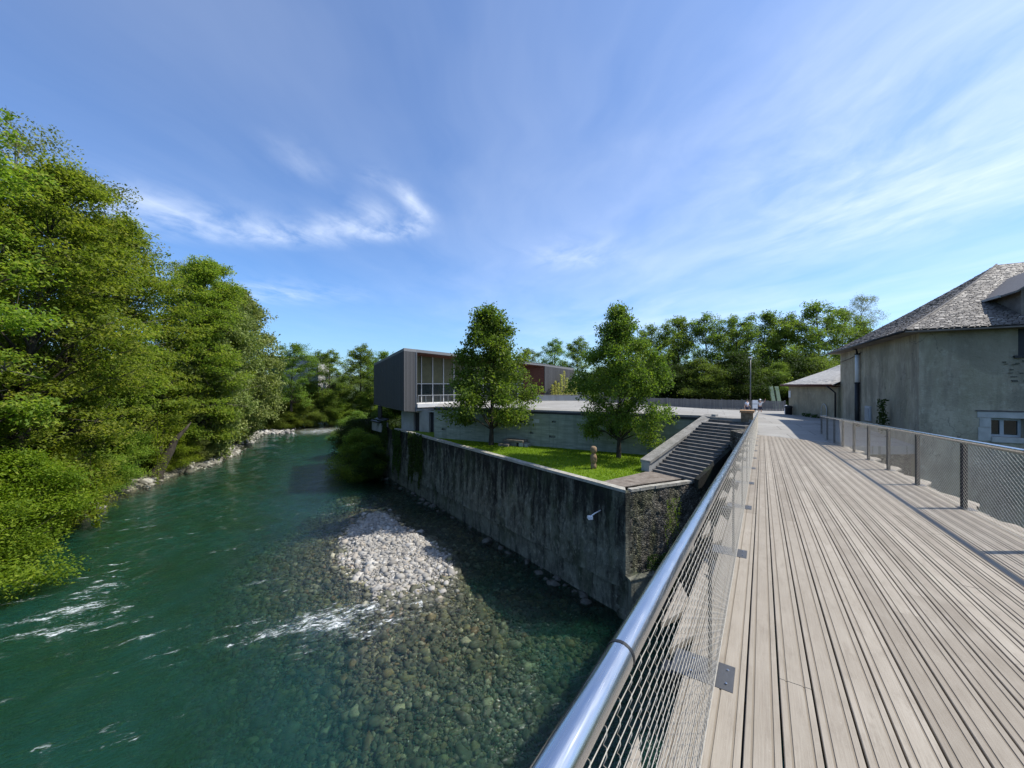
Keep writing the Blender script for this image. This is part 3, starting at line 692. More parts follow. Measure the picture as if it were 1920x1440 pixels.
# ------------------------------------------------------------------ plaza, lawn, landing
def plaza_z(x, y):
    s = sstep((x*.9+y*.44-33)/13.0)
    return 10.25-1.08*s-.16*np.exp(-((np.asarray(x)-12.6)**2+(np.asarray(y)-18)**2)/18.)
def sheet(name, outline, step, fz, mt, thick=0, subs=True):
    bm = bmesh.new(); bm.faces.new([bm.verts.new((p[0], p[1], 0)) for p in outline])
    xs_ = [p[0] for p in outline]; ys_ = [p[1] for p in outline]
    for ax, lo, hi in ((0, min(xs_), max(xs_)), (1, min(ys_), max(ys_))):
        v = lo+step
        while v < hi:
            no = (1, 0, 0) if ax == 0 else (0, 1, 0); co = (v, 0, 0) if ax == 0 else (0, v, 0)
            bmesh.ops.bisect_plane(bm, geom=bm.verts[:]+bm.edges[:]+bm.faces[:], plane_co=co, plane_no=no, dist=1e-4); v += step
    bmesh.ops.recalc_face_normals(bm, faces=bm.faces)
    for f_ in bm.faces:
        if f_.normal.z < 0: f_.normal_flip()
    if thick:
        r_ = bmesh.ops.extrude_face_region(bm, geom=bm.faces[:])
        top = {e for e in r_['geom'] if isinstance(e, bmesh.types.BMVert)}
        for v in bm.verts: v.co.z = float(fz(v.co.x, v.co.y))-(0 if v in top else thick)
        bmesh.ops.recalc_face_normals(bm, faces=bm.faces)
    else:
        for v in bm.verts: v.co.z = float(fz(v.co.x, v.co.y))
    me = bpy.data.meshes.new(name); bm.to_mesh(me); bm.free()
    return link(name, me, mt)
PL = [(12.15, 19.35), (13.15, 15.85), (16.2, 15.6), (22, 14), (70, 20), (70, 78), (-10, 78), (-9.5, 58), (-8.9, 47.0), (-8.4, 41.95), (14.6, 30.05), (14.8, 28.8), (16.3, 26.3), (16.35, 25.8)]
tag(sheet('plaza', PL, 2.0, plaza_z, MT['paving'], .34), 'pale paved plaza at the end of the footbridge', 'plaza', kind='structure')
tag(sheet('lawn', [(6.0, 21.9), (13.4, 25.0), (14.8, 30), (-8, 42.4), (-10, 50), (-15.5, 51.2)], 1.5, lambda x, y: 6.86, MT['lawn']), 'sunlit lawn behind the quay wall', 'lawn', kind='structure')
def inside(px, py, poly):
    c_ = np.zeros(px.shape, bool); j = len(poly)-1
    for i in range(len(poly)):
        xi, yi = poly[i]; xj, yj = poly[j]
        c_ ^= ((yi > py) != (yj > py)) & (px < (xj-xi)*(py-yi)/(yj-yi+1e-12)+xi); j = i
    return c_
GP = [(5.3, 22.75), (9.2, 25.75), (11.6, 30.9), (-7.6, 41.0), (-12.5, 46.9)]
N = 120000
x = rg.uniform(-13, 12, N); y = rg.uniform(22, 47, N); k = inside(x, y, GP); x, y = x[k], y[k]; n = len(x)
a = rg.uniform(0, 6.28, n); hh = rg.uniform(.05, .15, n); lx, ly = rg.normal(0, .05, n), rg.normal(0, .05, n); w_ = .022
v = np.stack([np.stack([x-np.cos(a)*w_, y-np.sin(a)*w_, np.full(n, 6.85)], 1), np.stack([x+np.cos(a)*w_, y+np.sin(a)*w_, np.full(n, 6.85)], 1), np.stack([x+lx, y+ly, 6.86+hh], 1)], 1).reshape(-1, 3)
patch = .5+.5*np.sin(x*.9+1.3*np.sin(y*.7))*np.sin(y*.8+x*.3)
me = np_mesh('grass', v, np.arange(3*n).reshape(-1, 3), {'rnd': (rg.uniform(0, .7, n)+.3*patch)})
tag(link('grass', me, MT['grass']), 'short bright green grass of the lawn', 'grass', kind='stuff')

# timber landing along the wall top, planks radiating across it
ld = MB(); random.seed(9)
p0, p1 = Vector((5.25, 22.7, 0)), Vector((9.7, 25.95, 0)); q0, q1 = Vector((6.25, 21.62, 0)), Vector((13.6, 24.95, 0))
nP = 30
for i in range(nP):
    t0, t1 = i/nP, (i+.93)/nP
    a, b_, c_, d_ = q0.lerp(q1, t0), q0.lerp(q1, t1), p0.lerp(p1, t1), p0.lerp(p1, t0)
    zt = 6.93+random.uniform(-.004, .004); ld.prism([a, b_, c_, d_], zt-.05, zt, random.random())
ld.prism([(9.7, 25.95), (13.6, 24.95), (15, 27.0), (10.5, 27.6)], 6.85, 6.90, .4)
tag(ld.build('landing', MT['landing']), 'grey plank landing at the foot of the steps', 'landing', kind='structure')

# ------------------------------------------------------------------ quay wall
C0 = Vector((6.16, 20.9, 0)); QD = Vector((-.592, .806, 0)); RD = Vector((.911, .412, 0))
def rough_face(o, d, length, z0, z1, nrm, step, amp, seed, top=None, mt=None):
    nu, nv = max(2, int(length/step)), max(2, int((z1-z0)/step))
    U, Vv = np.meshgrid(np.linspace(0, length, nu), np.linspace(0, 1, nv))
    tp = np.full(U.shape, z1) if top is None else top(U)
    Z = z0+(tp-z0)*Vv
    r_ = np.random.default_rng(seed); nse = r_.normal(0, 1, U.shape)
    for _ in range(1): nse = (nse+np.roll(nse, 1, 0)+np.roll(nse, 1, 1)+np.roll(nse, -1, 0))/2.6
    lowf = np.sin(U*1.1+np.sin(Z*.9))*np.sin(Z*1.3+U*.4)
    bat = (tp-Z)*.028
    e = np.minimum(1, np.minimum(U, length-U)/.25)*np.minimum(1, (tp-Z)/.2)
    off = (nse*amp+lowf*amp*1.2)*e+bat
    P_ = np.array(o)[None, None]+U[..., None]*np.array(d)+off[..., None]*np.array(nrm); P_[..., 2] = Z
    i = np.arange(nu*nv).reshape(nv, nu)
    f = np.stack([i[:-1, :-1], i[:-1, 1:], i[1:, 1:], i[1:, :-1]], -1).reshape(-1, 4)
    return P_.reshape(-1, 3), f
quay = empty('quay_wall', 'tall old quay wall streaked black and grey along the river', 'wall', C0)
def qtop(u): return np.interp(u, [0, 36, 37, 46, 60], [6.78, 6.78, 6.6, 7.6, 6.2])
qn = Vector((-.806, -.592, 0)); rn_ = Vector((.412, -.911, 0))
def addface(name, o, d, ln, z0, z1, nrm, step, amp, seed, mt, top=None, flip=False):
    v, f = rough_face(o, d, ln, z0, z1, nrm, step, amp, seed, top)
    if flip: f = f[:, ::-1]
    return link(name, np_mesh(name, v-np.array(C0)[None], f, smooth=True), mt, quay)
addface('river_face', C0, QD, 54, --1.6, 6.78, qn, .15, .045, 1, MT['quay'], qtop, True)
addface('return_face', C0, RD, 9.2, -1.6, 6.78, rn_, .11, .035, 2, MT['rubble'])
core = MB()
def L2(o, d, n, t, off): return (o + d*t - n*off - C0)
# solid core so the wall has thickness
core.prism([L2(C0, QD, qn, 54, .06), L2(C0, QD, qn, .1, .06), L2(C0, QD, qn, .5, .75), L2(C0, QD, qn, 54, .75)], [-1.6, -1.6, -1.6, -1.6], [6.1, 6.7, 6.7, 6.1])
core.prism([L2(C0, RD, rn_, .1, .08), L2(C0, RD, rn_, 9.2, .08), L2(C0, RD, rn_, 9.2, .75), L2(C0, RD, rn_, .3, .75)], -1.6, 6.7)
core.build('core', MT['quay'], quay)
random.seed(2)
cp_ = MB(); t = 0.
while t < 36:
    l = random.uniform(.9, 1.5); l = min(l, 36.2-t); o_ = random.uniform(-.012, .012)
    cp_.prism([L2(C0, QD, qn, t+l-.008, -.05+o_), L2(C0, QD, qn, t+(.0 if t else -.05), -.05+o_), L2(C0, QD, qn, t+(.0 if t else .35), .42+o_), L2(C0, QD, qn, t+l-.008, .42+o_)], 6.78, 6.95+random.uniform(-.01, .01), random.random()); t += l
t = .40
while t < 8.6:
    l = random.uniform(.35, .8); l = min(l, 9.-t); o_ = random.uniform(-.03, .03)
    cp_.prism([L2(C0, RD, rn_, t, -.04+o_), L2(C0, RD, rn_, t+l-.01, -.04+o_), L2(C0, RD, rn_, t+l-.01, .28), L2(C0, RD, rn_, t, .28)], 6.78, 6.94+random.uniform(-.012, .012), random.random()); t += l
cp_.build('coping', MT['coping'], quay)
qw = Vector((-.326, -1.245, 0)); qs = MB(); z_ = -1.5; k = 0
while z_ < 6.75:
    h_ = min(random.uniform(.28, .46), 6.77-z_); la, lb2 = ((.62, .34), (.34, .55))[k % 2]; la += random.uniform(-.08, .08)
    kb, kt = qw*((6.78-z_)*.028+.035), qw*((6.78-z_-h_)*.028+.035+random.uniform(-.01, .01))
    fo_ = lambda kk: [kk+QD*la, kk, kk+RD*lb2, kk+RD*lb2-rn_*.3, kk+QD*la-qn*.3]
    b0, t0_ = fo_(kb), fo_(kt); n0 = len(qs.v); qs.v += [(p_.x, p_.y, z_) for p_ in b0]+[(p_.x, p_.y, z_+h_-.012) for p_ in t0_]
    qs.f += [tuple(n0+i for i in reversed(range(5))), tuple(n0+5+i for i in range(5))]+[(n0+i, n0+(i+1) % 5, n0+5+(i+1) % 5, n0+5+i) for i in range(5)]; qs.r += [random.random()]*7
    z_ += h_; k += 1
qs.build('quoins', MT['quay'], quay, bevel=.02)
# concrete block at the foot of the corner
pr = empty('concrete_pier', 'dark concrete block standing in the water at the wall corner', 'pier', (7.0, 20.6, -1))
q = MB(); q.prism([(-.75, -.35), (1.3, .55), (1.0, 1.3), (-1.0, .4)], 0, 3.3); q.build('block', MT['quay'], pr, bevel=.04)
q = MB(); q.prism([(-.80, -.42), (1.36, .52), (1.0, 1.3), (-1.0, .45)], 3.3, 3.40); q.build('cap', MT['quay'], pr, bevel=.03)
# white spout/lamp arm on the wall
sp = empty('wall_lamp', 'small white floodlight on a bent arm fixed to the dark quay wall', 'lamp', (5.0, 22.2, 5.25))
q = MB(); q.tube([(.1, -.05, .18), (-.3, -.4, .12), (-.6, -.55, -.02)], .035, 8); q.build('arm', MT['white'], sp, True)
q = MB(); q.hexa([(-.72, -.72, -.16), (-.45, -.66, -.16), (-.50, -.42, -.10), (-.78, -.48, -.10), (-.70, -.70, .02), (-.46, -.64, .02), (-.52, -.42, .03), (-.76, -.48, .03)]); q.build('head', MT['white'], sp, bevel=.02)

# ------------------------------------------------------------------ terrace wall with slots
def holed_wall(o, d, nrm, ln, z0, z1, holes, depth, mt, dark=None, name='wall', parent=None, tz=None):
    us = sorted({0., ln, *[h[0] for h in holes], *[h[1] for h in holes]}); zs = sorted({z0, z1, *[h[2] for h in holes], *[h[3] for h in holes]})
    w = MB(); o = Vector(o); d = Vector(d); nrm = Vector(nrm)
    P_ = lambda u, z, k=0: (o+d*u-nrm*k).to_tuple()[:2]+(z,)
    for a, b_ in zip(us[:-1], us[1:]):
        for c_, e in zip(zs[:-1], zs[1:]):
            mu, mz = (a+b_)/2, (c_+e)/2
            if any(h[0] < mu < h[1] and h[2] < mz < h[3] for h in holes): continue
            w.quad(P_(a, c_), P_(b_, c_), P_(b_, e), P_(a, e))
    for u0, u1, h0, h1 in holes:
        w.quad(P_(u0, h0), P_(u1, h0), P_(u1, h0, depth), P_(u0, h0, depth)); w.quad(P_(u1, h1), P_(u0, h1), P_(u0, h1, depth), P_(u1, h1, depth))
        w.quad(P_(u0, h1), P_(u0, h0), P_(u0, h0, depth), P_(u0, h1, depth)); w.quad(P_(u1, h0), P_(u1, h1), P_(u1, h1, depth), P_(u1, h0, depth))
        w.quad(P_(u0, h0, depth), P_(u1, h0, depth), P_(u1, h1, depth), P_(u0, h1, depth))
    return w.build(name, mt, parent)
T0 = Vector((-8.45, 41.75, 0)); T1 = Vector((14.9, 29.62, 0)); TL = (T1-T0).length; TD = (T1-T0).normalized(); TN = Vector((TD.y, -TD.x, 0))
tw = empty('terrace_wall', 'greenish board-marked concrete retaining wall with small dark slots behind the lawn', 'wall', T0)
random.seed(21); holes = []
for i, u_ in enumerate(np.arange(1.0, TL-2.5, 3.1)):
    zz_ = (7.75, 8.95)[i % 2]; holes.append((u_, u_+.6, zz_, zz_+.21))
    if i % 2 == 0 and i < 7: holes.append((u_+.25*(i % 3), u_+.25*(i % 3)+.42, 9.15, 9.32))
    elif i > 1: holes.append((u_+1.1, u_+1.52, 8.0, 8.17))
holed_wall((0, 0, 0), TD, TN, TL, 6.7, 9.92, holes, .3, MT['board_concrete'], name='concrete_face', parent=tw)
q = MB(); q.bar(Vector((0, 0, 10.02))-TD*.0-TN*.25, TD*TL+Vector((0, 0, 10.02))-TN*.25, .62, .20); q.build('edge_band', MT['steel_dark'], tw)
q = MB(); e0 = Vector((-.75, 5.2, 0))
q.quad((0, 0, 6.7), e0+Vector((0, 0, 6.7)), e0+Vector((0, 0, 9.92)), (0, 0, 9.92)); q.build('end_face', MT['board_concrete'], tw)
for u_ in (4.4, 8.9, 13.4, 17.9, 22.2):
    q = MB(); a = TD*u_+TN*.004; q.bar(a+Vector((0, 0, 6.8)), a+Vector((0, 0, 9.9)), .012, .006, up=tuple(TN)); q.build('joint', MT['steel_dark'], tw)
q = MB(); a = TD*12.1+TN*.012
q.bar(a+Vector((0, 0, 9.05)), a+Vector((0, 0, 9.4)), .62, .02, up=tuple(TN)); q.build('plaque', MT['pale_grey'], tw)

# ------------------------------------------------------------------ steps
A0 = Vector((9.3, 25.45, 0)); sdv = Vector((.857, .514, 0)); spv = Vector((.514, -.857, 0)); SWD = 3.1
st = empty('staircase', 'wide flight of dark stone steps rising from the landing to the plaza', 'staircase', A0+Vector((0, 0, 6.9)))
run, rise = .335, .1763
pos = 0.; zc = 0.
for i in range(19):
    if i == 17: pos += .55
    zc += rise; q = MB()
    a = sdv*pos; b_ = sdv*(pos+run+(.55 if i == 16 else .0)+.06)
    def F_(p_, w_): return (p_+spv*w_).to_tuple()[:2]
    q.prism([F_(a, 0), F_(a, SWD), F_(b_, SWD), F_(b_, 0)], zc-rise-.02, zc-.035)
    a2 = sdv*(pos-.03); q.prism([F_(a2, .002), F_(a2, SWD-.002), F_(b_, SWD-.002), F_(b_, .002)], zc-.035, zc)
    q.build('step', MT['step'], st); pos += run
q = MB(); Lh = 17*run
q.prism([F_(sdv*.34, .0), F_(sdv*.34, SWD), F_(sdv*(pos+.1), SWD), F_(sdv*(pos+.1), 0)], -.2, [.13, .13, zc-.25, zc-.25]); q.build('core', MT['step'], st)
pa = empty('stair_parapet', 'sloping concrete parapet with a broad weathered coping beside the steps', 'parapet', A0+Vector((0, 0, 6.9)))
def PP(t, w_, z): return ((sdv*t+spv*w_).x, (sdv*t+spv*w_).y, z)
q = MB(); zt0, zt1 = .70, 3.42; tl = pos+.1
q.hexa([PP(-.15, -.62, -.2), PP(-.15, -.06, -.2), PP(tl, -.06, -.2), PP(tl, -.62, -.2), PP(-.15, -.62, zt0-.12), PP(-.15, -.06, zt0-.12), PP(tl, -.06, zt1-.12), PP(tl, -.62, zt1-.12)]); q.build('wall', MT['concrete'], pa)
q = MB()
nseg = 6
for i in range(nseg):
    ta, tb2 = -.25+(tl+.3)*i/nseg, -.25+(tl+.3)*(i+1)/nseg-.008; za, zb2 = zt0+(zt1-zt0)*(ta+.15)/(tl+.15), zt0+(zt1-zt0)*(tb2+.15)/(tl+.15)
    q.hexa([PP(ta, -.80, za-.12), PP(ta, .04, za-.12), PP(tb2, .04, zb2-.12), PP(tb2, -.80, zb2-.12), PP(ta, -.80, za+.06), PP(ta, .04, za+.06), PP(tb2, .04, zb2+.06), PP(tb2, -.80, zb2+.06)], random.random())
q.build('coping', MT['coping_grey'], pa)
q = MB(); q.hexa([PP(-.32, -.66, -.2), PP(-.32, -.02, -.2), PP(-.15, -.02, -.2), PP(-.15, -.66, -.2), PP(-.30, -.66, zt0-.1), PP(-.30, -.02, zt0-.1), PP(-.15, -.02, zt0-.1), PP(-.15, -.66, zt0-.1)]); q.build('end_block', MT['concrete'], pa)
q = MB(); q.hexa([PP(tl-.25, -.1, zt1-.6), PP(tl-.25, .22, zt1-.6), PP(tl+.1, .22, zt1-.6), PP(tl+.1, -.1, zt1-.6), PP(tl-.25, -.1, zt1+.1), PP(tl-.25, .22, zt1+.1), PP(tl+.1, .22, zt1+.1), PP(tl+.1, -.1, zt1+.1)]); q.build('end_post', MT['concrete'], pa)
# side wall between stair and bridge, and the pillar
sw = empty('stair_side_wall', 'low wall coloured dark for shade, closing the steps on the bridge side', 'wall', A0+Vector((0, 0, 6.9)))
q = MB(); q.hexa([PP(-.2, SWD+.03, -.3), PP(-.2, SWD+.3, -.3), PP(tl-.3, SWD+.3, -.3), PP(tl-.3, SWD+.03, -.3), PP(-.2, SWD+.03, .22), PP(-.2, SWD+.3, .22), PP(tl-.3, SWD+.3, 3.22), PP(tl-.3, SWD+.03, 3.22)]); q.build('wall', MT['quay'], sw)  # dark masonry colour stands in for the shade on this side
pil = empty('stone_pillar', 'square stone pillar with a brick cap at the end of the railing', 'pillar', (16.35, 26.75, 9.3), -BA)
q = MB(); q.box(-.36, .36, -.36, .36, 0, 1.42); q.build('shaft', MT['pillar'], pil, bevel=.02)
q = MB(); q.box(-.43, .43, -.43, .43, 1.42, 1.58); q.build('cap', MT['brick'], pil, bevel=.02)

# ------------------------------------------------------------------ abutment under the path
ab = empty('abutment', 'dark stone abutment carrying the land end of the footbridge', 'abutment', (0, 0, 0))
q = MB(); q.prism([(13.9, 24.5), (13.2, 19.5), (14.2, 16.4), (17.5, 15.9), (22, 24), (17, 26)], -1.5, 9.75); q.build('masonry', MT['rubble'], ab)

# ------------------------------------------------------------------ lawn furniture
be = empty('stone_table', 'stepped dark timber and concrete platform on the lawn', 'platform', (.35, 36.3, 6.86), R(-27))
q = MB(); q.box(-1.1, 1.0, -.55, .55, .42, .62); q.build('top', MT['landing'], be, bevel=.02)
q = MB(); q.box(.55, .95, -.50, .50, 0, .42); q.build('support', MT['concrete'], be, bevel=.02)
q = MB(); q.box(-1.0, .3, -.45, .45, 0, .40); q.build('plinth', MT['step'], be)
q = MB(); q.box(-1.35, -.3, -1.0, -.58, .0, .24); q.build('lower_step', MT['landing'], be, bevel=.02)
q = MB(); q.box(1.04, 1.38, -.35, .35, 0, .32); q.build('block', MT['concrete'], be, bevel=.02)
sc_ = empty('totem_sculpture', 'carved brown stone totem with a round head standing on the lawn', 'sculpture', (5.62, 26.5, 6.86), R(10))
q = MB(); q.lathe([(.20, 0), (.21, .25), (.17, .33), (.16, .42), (.22, .50), (.24, .72), (.20, .95), (.13, 1.02), (.14, 1.10)], (0, 0, 0), 10); q.build('body', MT['sculpt'], sc_, True)
q = MB(); q.lathe([(.13, 1.08), (.20, 1.15), (.23, 1.30), (.21, 1.46), (.12, 1.55)], (0, 0, 0), 12); q.build('head', MT['sculpt'], sc_, True)
q = MB(); q.tube([(.12*math.cos(t), -.245-.0, .74+.12*math.sin(t)) for t in np.linspace(0, 6.283, 17)], .025, 6); q.build('ring_carving', MT['sculpt'], sc_, True)

# ------------------------------------------------------------------ museum
mu = empty('museum_building', 'long grey timber-clad museum hall cantilevered above the river wall', 'building', (-11.6, 46.5, 6.8))
MO = Vector((-11.6, 46.5, 6.8))
F = Vector((-11.6, 46.5, 0)); Gp = Vector((-12.75, 45.35, 0)); H_ = Vector((-21.6, 60.2, 0)); fd = Vector((.805, .594, 0)); fi = Vector((-.594, .805, 0))
J = F+fd*20.6; K = J+fd*6.4; K2 = K+fi*14; H2 = H_+fd*6
lc = lambda p_, z: (p_.x-MO.x, p_.y-MO.y, z-MO.z)
zr = {'F': 16.9, 'G': 16.95, 'H': 15.9, 'J': 15.8, 'K': 15.25}
q = MB()
out = [Gp, F, J, K, K2, H_]; zt_ = [zr['G'], zr['F'], zr['J'], zr['K'], 15.2, zr['H']]
pts = [lc(p_, 0)[:2] for p_ in out]
q.prism(pts, [z-MO.z-.34 for z in zt_], [z-MO.z for z in zt_]); q.build('roof', MT['trim'], mu)
q = MB(); q.bar(lc(F+Vector((.03, -.03, 0)), 9.36), lc(F+Vector((.03, -.03, 0)), zr['F']-.35), .14, .14); q.build('corner_trim', MT['trim'], mu)
q = MB(); inn = [F+fi*.1+fd*.1, J+fi*.1-fd*.1, J+fi*3.2, F+fi*3.2]
q.prism([lc(p_, 0)[:2] for p_ in inn], [z-MO.z-.46 for z in (zr['F'], zr['J'], 15.75, 16.8)], [z-MO.z-.35 for z in (zr['F'], zr['J'], 15.75, 16.8)]); q.build('soffit', MT['redwood'], mu)
def cladding(a, b_, za0, za1, zb0, zb1, out_n, nm='cladding', pitch=.17):
    q = MB(); n = int((b_-a).length/pitch); d = (b_-a)/n; rr = random.Random(int(a.x*100))
    for i in range(n):
        s0, s1 = a+d*i, a+d*(i+.86); t0, t1 = i/n, (i+.86)/n; o1 = out_n*(.03+.012*rr.random())
        z0 = lambda t: za0+(zb0-za0)*t
        z1 = lambda t: za1+(zb1-za1)*t
        pts_ = [s0-out_n*.03, s1-out_n*.03, s1+o1, s0+o1]
        q.prism([lc(p_, 0)[:2] for p_ in pts_], [z0(t)-MO.z for t in (t0, t1, t1, t0)], [z1(t)-MO.z for t in (t0, t1, t1, t0)], rr.random())
    q.build(nm, MT['cladding'], mu)
rvn = Vector((-.86, -.51, 0))
cladding(H_, Gp, 9.55, zr['H']-.35, 9.5, zr['G']-.35, rvn)
cladding(Gp, F, 9.5, zr['G']-.35, 9.35, zr['F']-.35, Vector((.71, -.71, 0)))
cladding(J, K, 9.9, zr['J']-.35, 9.9, zr['K']-.35, -fi)
q = MB(); hi_ = [H_+fd*.12, Gp+fd*.16+fi*.1, F+fi*.12+Vector((-.1, .1, 0)), F+fi*2.3, F+fi*2.35, H_+fd*.4]
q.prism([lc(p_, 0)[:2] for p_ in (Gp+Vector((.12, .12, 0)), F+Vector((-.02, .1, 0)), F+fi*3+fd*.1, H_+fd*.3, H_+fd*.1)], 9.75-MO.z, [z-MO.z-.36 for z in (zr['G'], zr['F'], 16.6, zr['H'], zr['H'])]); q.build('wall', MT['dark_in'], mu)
q = MB(); q.prism([lc(p_, 0)[:2] for p_ in (H_+fd*.1, Gp+Vector((.1, .1, 0)), F, F+fd*24, F+fd*24+fi*14, H_+fd*8)], 9.45-MO.z, 9.74-MO.z); q.build('underside', MT['concrete'], mu)
# balcony slab, glazing
q = MB(); q.prism([lc(p_, 0)[:2] for p_ in (F-fi*.25+fd*.1, F-fi*.25+fd*5, F+fi*2.2+fd*20, F+fi*2.2+fd*.1)], 9.85-MO.z, 10.3-MO.z); q.build('balcony_slab', MT['slab'], mu)
gf = MB(); gl0 = F+fi*2.3+fd*.1
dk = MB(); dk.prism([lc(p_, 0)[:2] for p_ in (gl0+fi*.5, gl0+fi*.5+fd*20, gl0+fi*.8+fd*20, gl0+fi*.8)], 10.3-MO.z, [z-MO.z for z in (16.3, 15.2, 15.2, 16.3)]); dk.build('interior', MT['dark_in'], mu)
for i in range(13):
    a, b_ = gl0+fd*(i*1.55+.05), gl0+fd*(i*1.55+1.5); topz = 16.35-.055*i*1.55
    wv = MB(); wv.prism([lc(p_, 0)[:2] for p_ in (a, b_, b_+fi*.03, a+fi*.03)], 12.78-MO.z, topz-MO.z); wu = wv.build('window', MT['blind'], mu)
    w2 = MB(); w2.prism([lc(p_, 0)[:2] for p_ in (a, b_, b_+fi*.03, a+fi*.03)], 10.35-MO.z, 12.68-MO.z); w2.build('pane', MT['glass'], wu)
    m_ = MB(); c_ = gl0+fd*(i*1.55); m_.prism([lc(p_, 0)[:2] for p_ in (c_-fd*.05-fi*.1, c_+fd*.05-fi*.1, c_+fd*.05+fi*.05, c_-fd*.05+fi*.05)], 10.3-MO.z, topz-MO.z); m_.build('mullion', MT['pale_grey'], mu)
m_ = MB(); m_.prism([lc(p_, 0)[:2] for p_ in (gl0-fi*.08, gl0-fi*.08+fd*20, gl0+fd*20+fi*.05, gl0+fi*.05)], 12.69-MO.z, 12.78-MO.z); m_.build('transom', MT['pale_grey'], mu)
bl = MB()
for i in range(10):
    c_ = F-fi*.15+fd*(.2+i*1.0); bl.bar(lc(c_, 10.3), lc(c_, 11.3), .04, .04)
bl.bar(lc(F-fi*.15+fd*.2, 11.32), lc(F-fi*.15+fd*9.3, 11.32), .05, .05); bl.bar(lc(F-fi*.15+fd*.2, 10.45), lc(F-fi*.15+fd*9.3, 10.45), .03, .03); bl.build('balustrade', MT['pale_grey'], mu)
q = MB(); a, b_ = gl0+fd*18.2, J+fi*.1; q.prism([lc(p_, 0)[:2] for p_ in (a, b_, b_+fd*.15+fi*.2, a+fi*.2)], 10.2-MO.z, 15.5-MO.z); q.build('timber_wall', MT['redwood'], mu)
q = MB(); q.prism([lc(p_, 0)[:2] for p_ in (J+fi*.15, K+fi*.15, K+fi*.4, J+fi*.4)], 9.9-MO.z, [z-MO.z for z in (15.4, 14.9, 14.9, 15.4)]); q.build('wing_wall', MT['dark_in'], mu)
# ground storey under the hall
M0 = Vector((-14.0, 48.7, 0)); M1 = Vector((-9.3, 46.2, 0)); md = (M1-M0).normalized(); mn = Vector((md.y, -md.x, 0)); ml = (M1-M0).length
holed_wall(lc(M0, MO.z), md, mn, ml, 0, 2.68, [(2.0, 2.95, .02, 2.4), (4.45, 5.2, .02, 2.5)], .5, MT['concrete'], name='base_wall', parent=mu)
for u0, u1, zt2 in ((2.0, 2.95, 2.4), (4.45, 5.2, 2.5)):
    q = MB(); a = M0+md*u0-mn*.35; b_ = M0+md*u1-mn*.35; q.prism([lc(p_, 0)[:2] for p_ in (a, b_, b_-mn*.05, a-mn*.05)], .03, zt2-.02); q.build('door', MT['dark_in'], mu)
q = MB(); a, b_ = M0, M0+Vector((1.0, 4.2, 0)); q.quad(lc(b_, 6.8), lc(a, 6.8), lc(a, 9.45), lc(b_, 9.45)); q.build('side_wall', MT['concrete'], mu)
q = MB(); c_ = H_+Vector((2.2, -3.6, 0)); q.bar(lc(c_, 5.5), lc(c_, 9.5), .5, .5); q.build('column', MT['steel_dark'], mu)
# ramp roof of the lower building on the wall
lr = empty('lean_to_roof', 'small dark lean-to on the river wall below the museum', 'shelter', (-18.2, 53.6, 6.5))
q = MB(); q.hexa([(-2.6, 2.9, .75), (-.2, -.3, .75), (.9, .6, 1.15), (-1.6, 3.8, 1.15), (-2.6, 2.9, .9), (-.2, -.3, .9), (.9, .6, 1.3), (-1.6, 3.8, 1.3)]); q.build('roof', MT['steel_dark'], lr)
q = MB(); q.prism([(-2.3, 2.7), (0, -.2), (.8, .5), (-1.5, 3.5)], -.5, .75); q.build('wall', MT['concrete'], lr)
# planter wall and climbing plants before the right wing
pw = empty('planter_wall', 'long low grey concrete planter wall before the museum wing', 'wall', (3.2, 55.6, 10.25))
q = MB(); q.prism([(0, 0), (9.5, 1.2), (9.4, 1.6), (-.1, .4)], -.2, .78); q.build('wall', MT['concrete'], pw, bevel=.02)
q = MB(); q.prism([(-.03, -.03), (9.53, 1.17), (9.43, 1.63), (-.13, .43)], .78, .86); q.build('coping', MT['coping_grey'], pw)
gr_ = empty('metal_guardrail', 'grey metal guardrail beside the museum wing', 'railing', (10.3, 61.5, 10.2))
q = MB()
for i in range(9): q.bar((i*.55, i*.05, 0), (i*.55, i*.05, 1.05), .05, .05)
q.build('posts', MT['pale_grey'], gr_); q = MB()
for z_ in (.15, .6, 1.08): q.bar((0, 0, z_), (4.4, .4, z_), .05, .05)
q.build('rails', MT['pale_grey'], gr_)

# ------------------------------------------------------------------ house on the right
HA = Vector((22.2, 26., 0)); HB = Vector((16.3, 15.4, 0)); hd = (HA-HB).normalized(); hn = Vector((hd.y, -hd.x, 0)); HLn = (HA-HB).length
EAVE = 14.94
hs = empty('old_stone_house', 'large old house with grey roughcast walls and a steep slate roof', 'house', HB)
hl = lambda p_, z: (p_.x-HB.x, p_.y-HB.y, z)
holed_wall((0, 0, 0), hd, -hn, HLn, -1, EAVE, [], .3, MT['render'], name='end_wall', parent=hs)
wx0 = 1.95
holes = [(wx0, wx0+.82, 10.72, 11.42), (2.62, 3.7, 13.75, 14.9)]
f2d = hn
# face along hn, outward normal -hd ; mirrored winding so build with origin reversed
o2 = HB+hn*14
hh2 = [(14-h[1], 14-h[0], h[2], h[3]) for h in holes]
holed_wall(hl(o2, 0), -hn, -hd, 14, -1, EAVE, hh2, .32, MT['render'], name='side_wall', parent=hs)
q = MB()
q.quad(hl(HA, -1), hl(HA+hn*14, -1), hl(HA+hn*14, EAVE), hl(HA, EAVE)); q.quad(hl(HA+hn*14, -1), hl(o2, -1), hl(o2, EAVE), hl(HA+hn*14, EAVE)); q.build('rear_wall', MT['render'], hs)
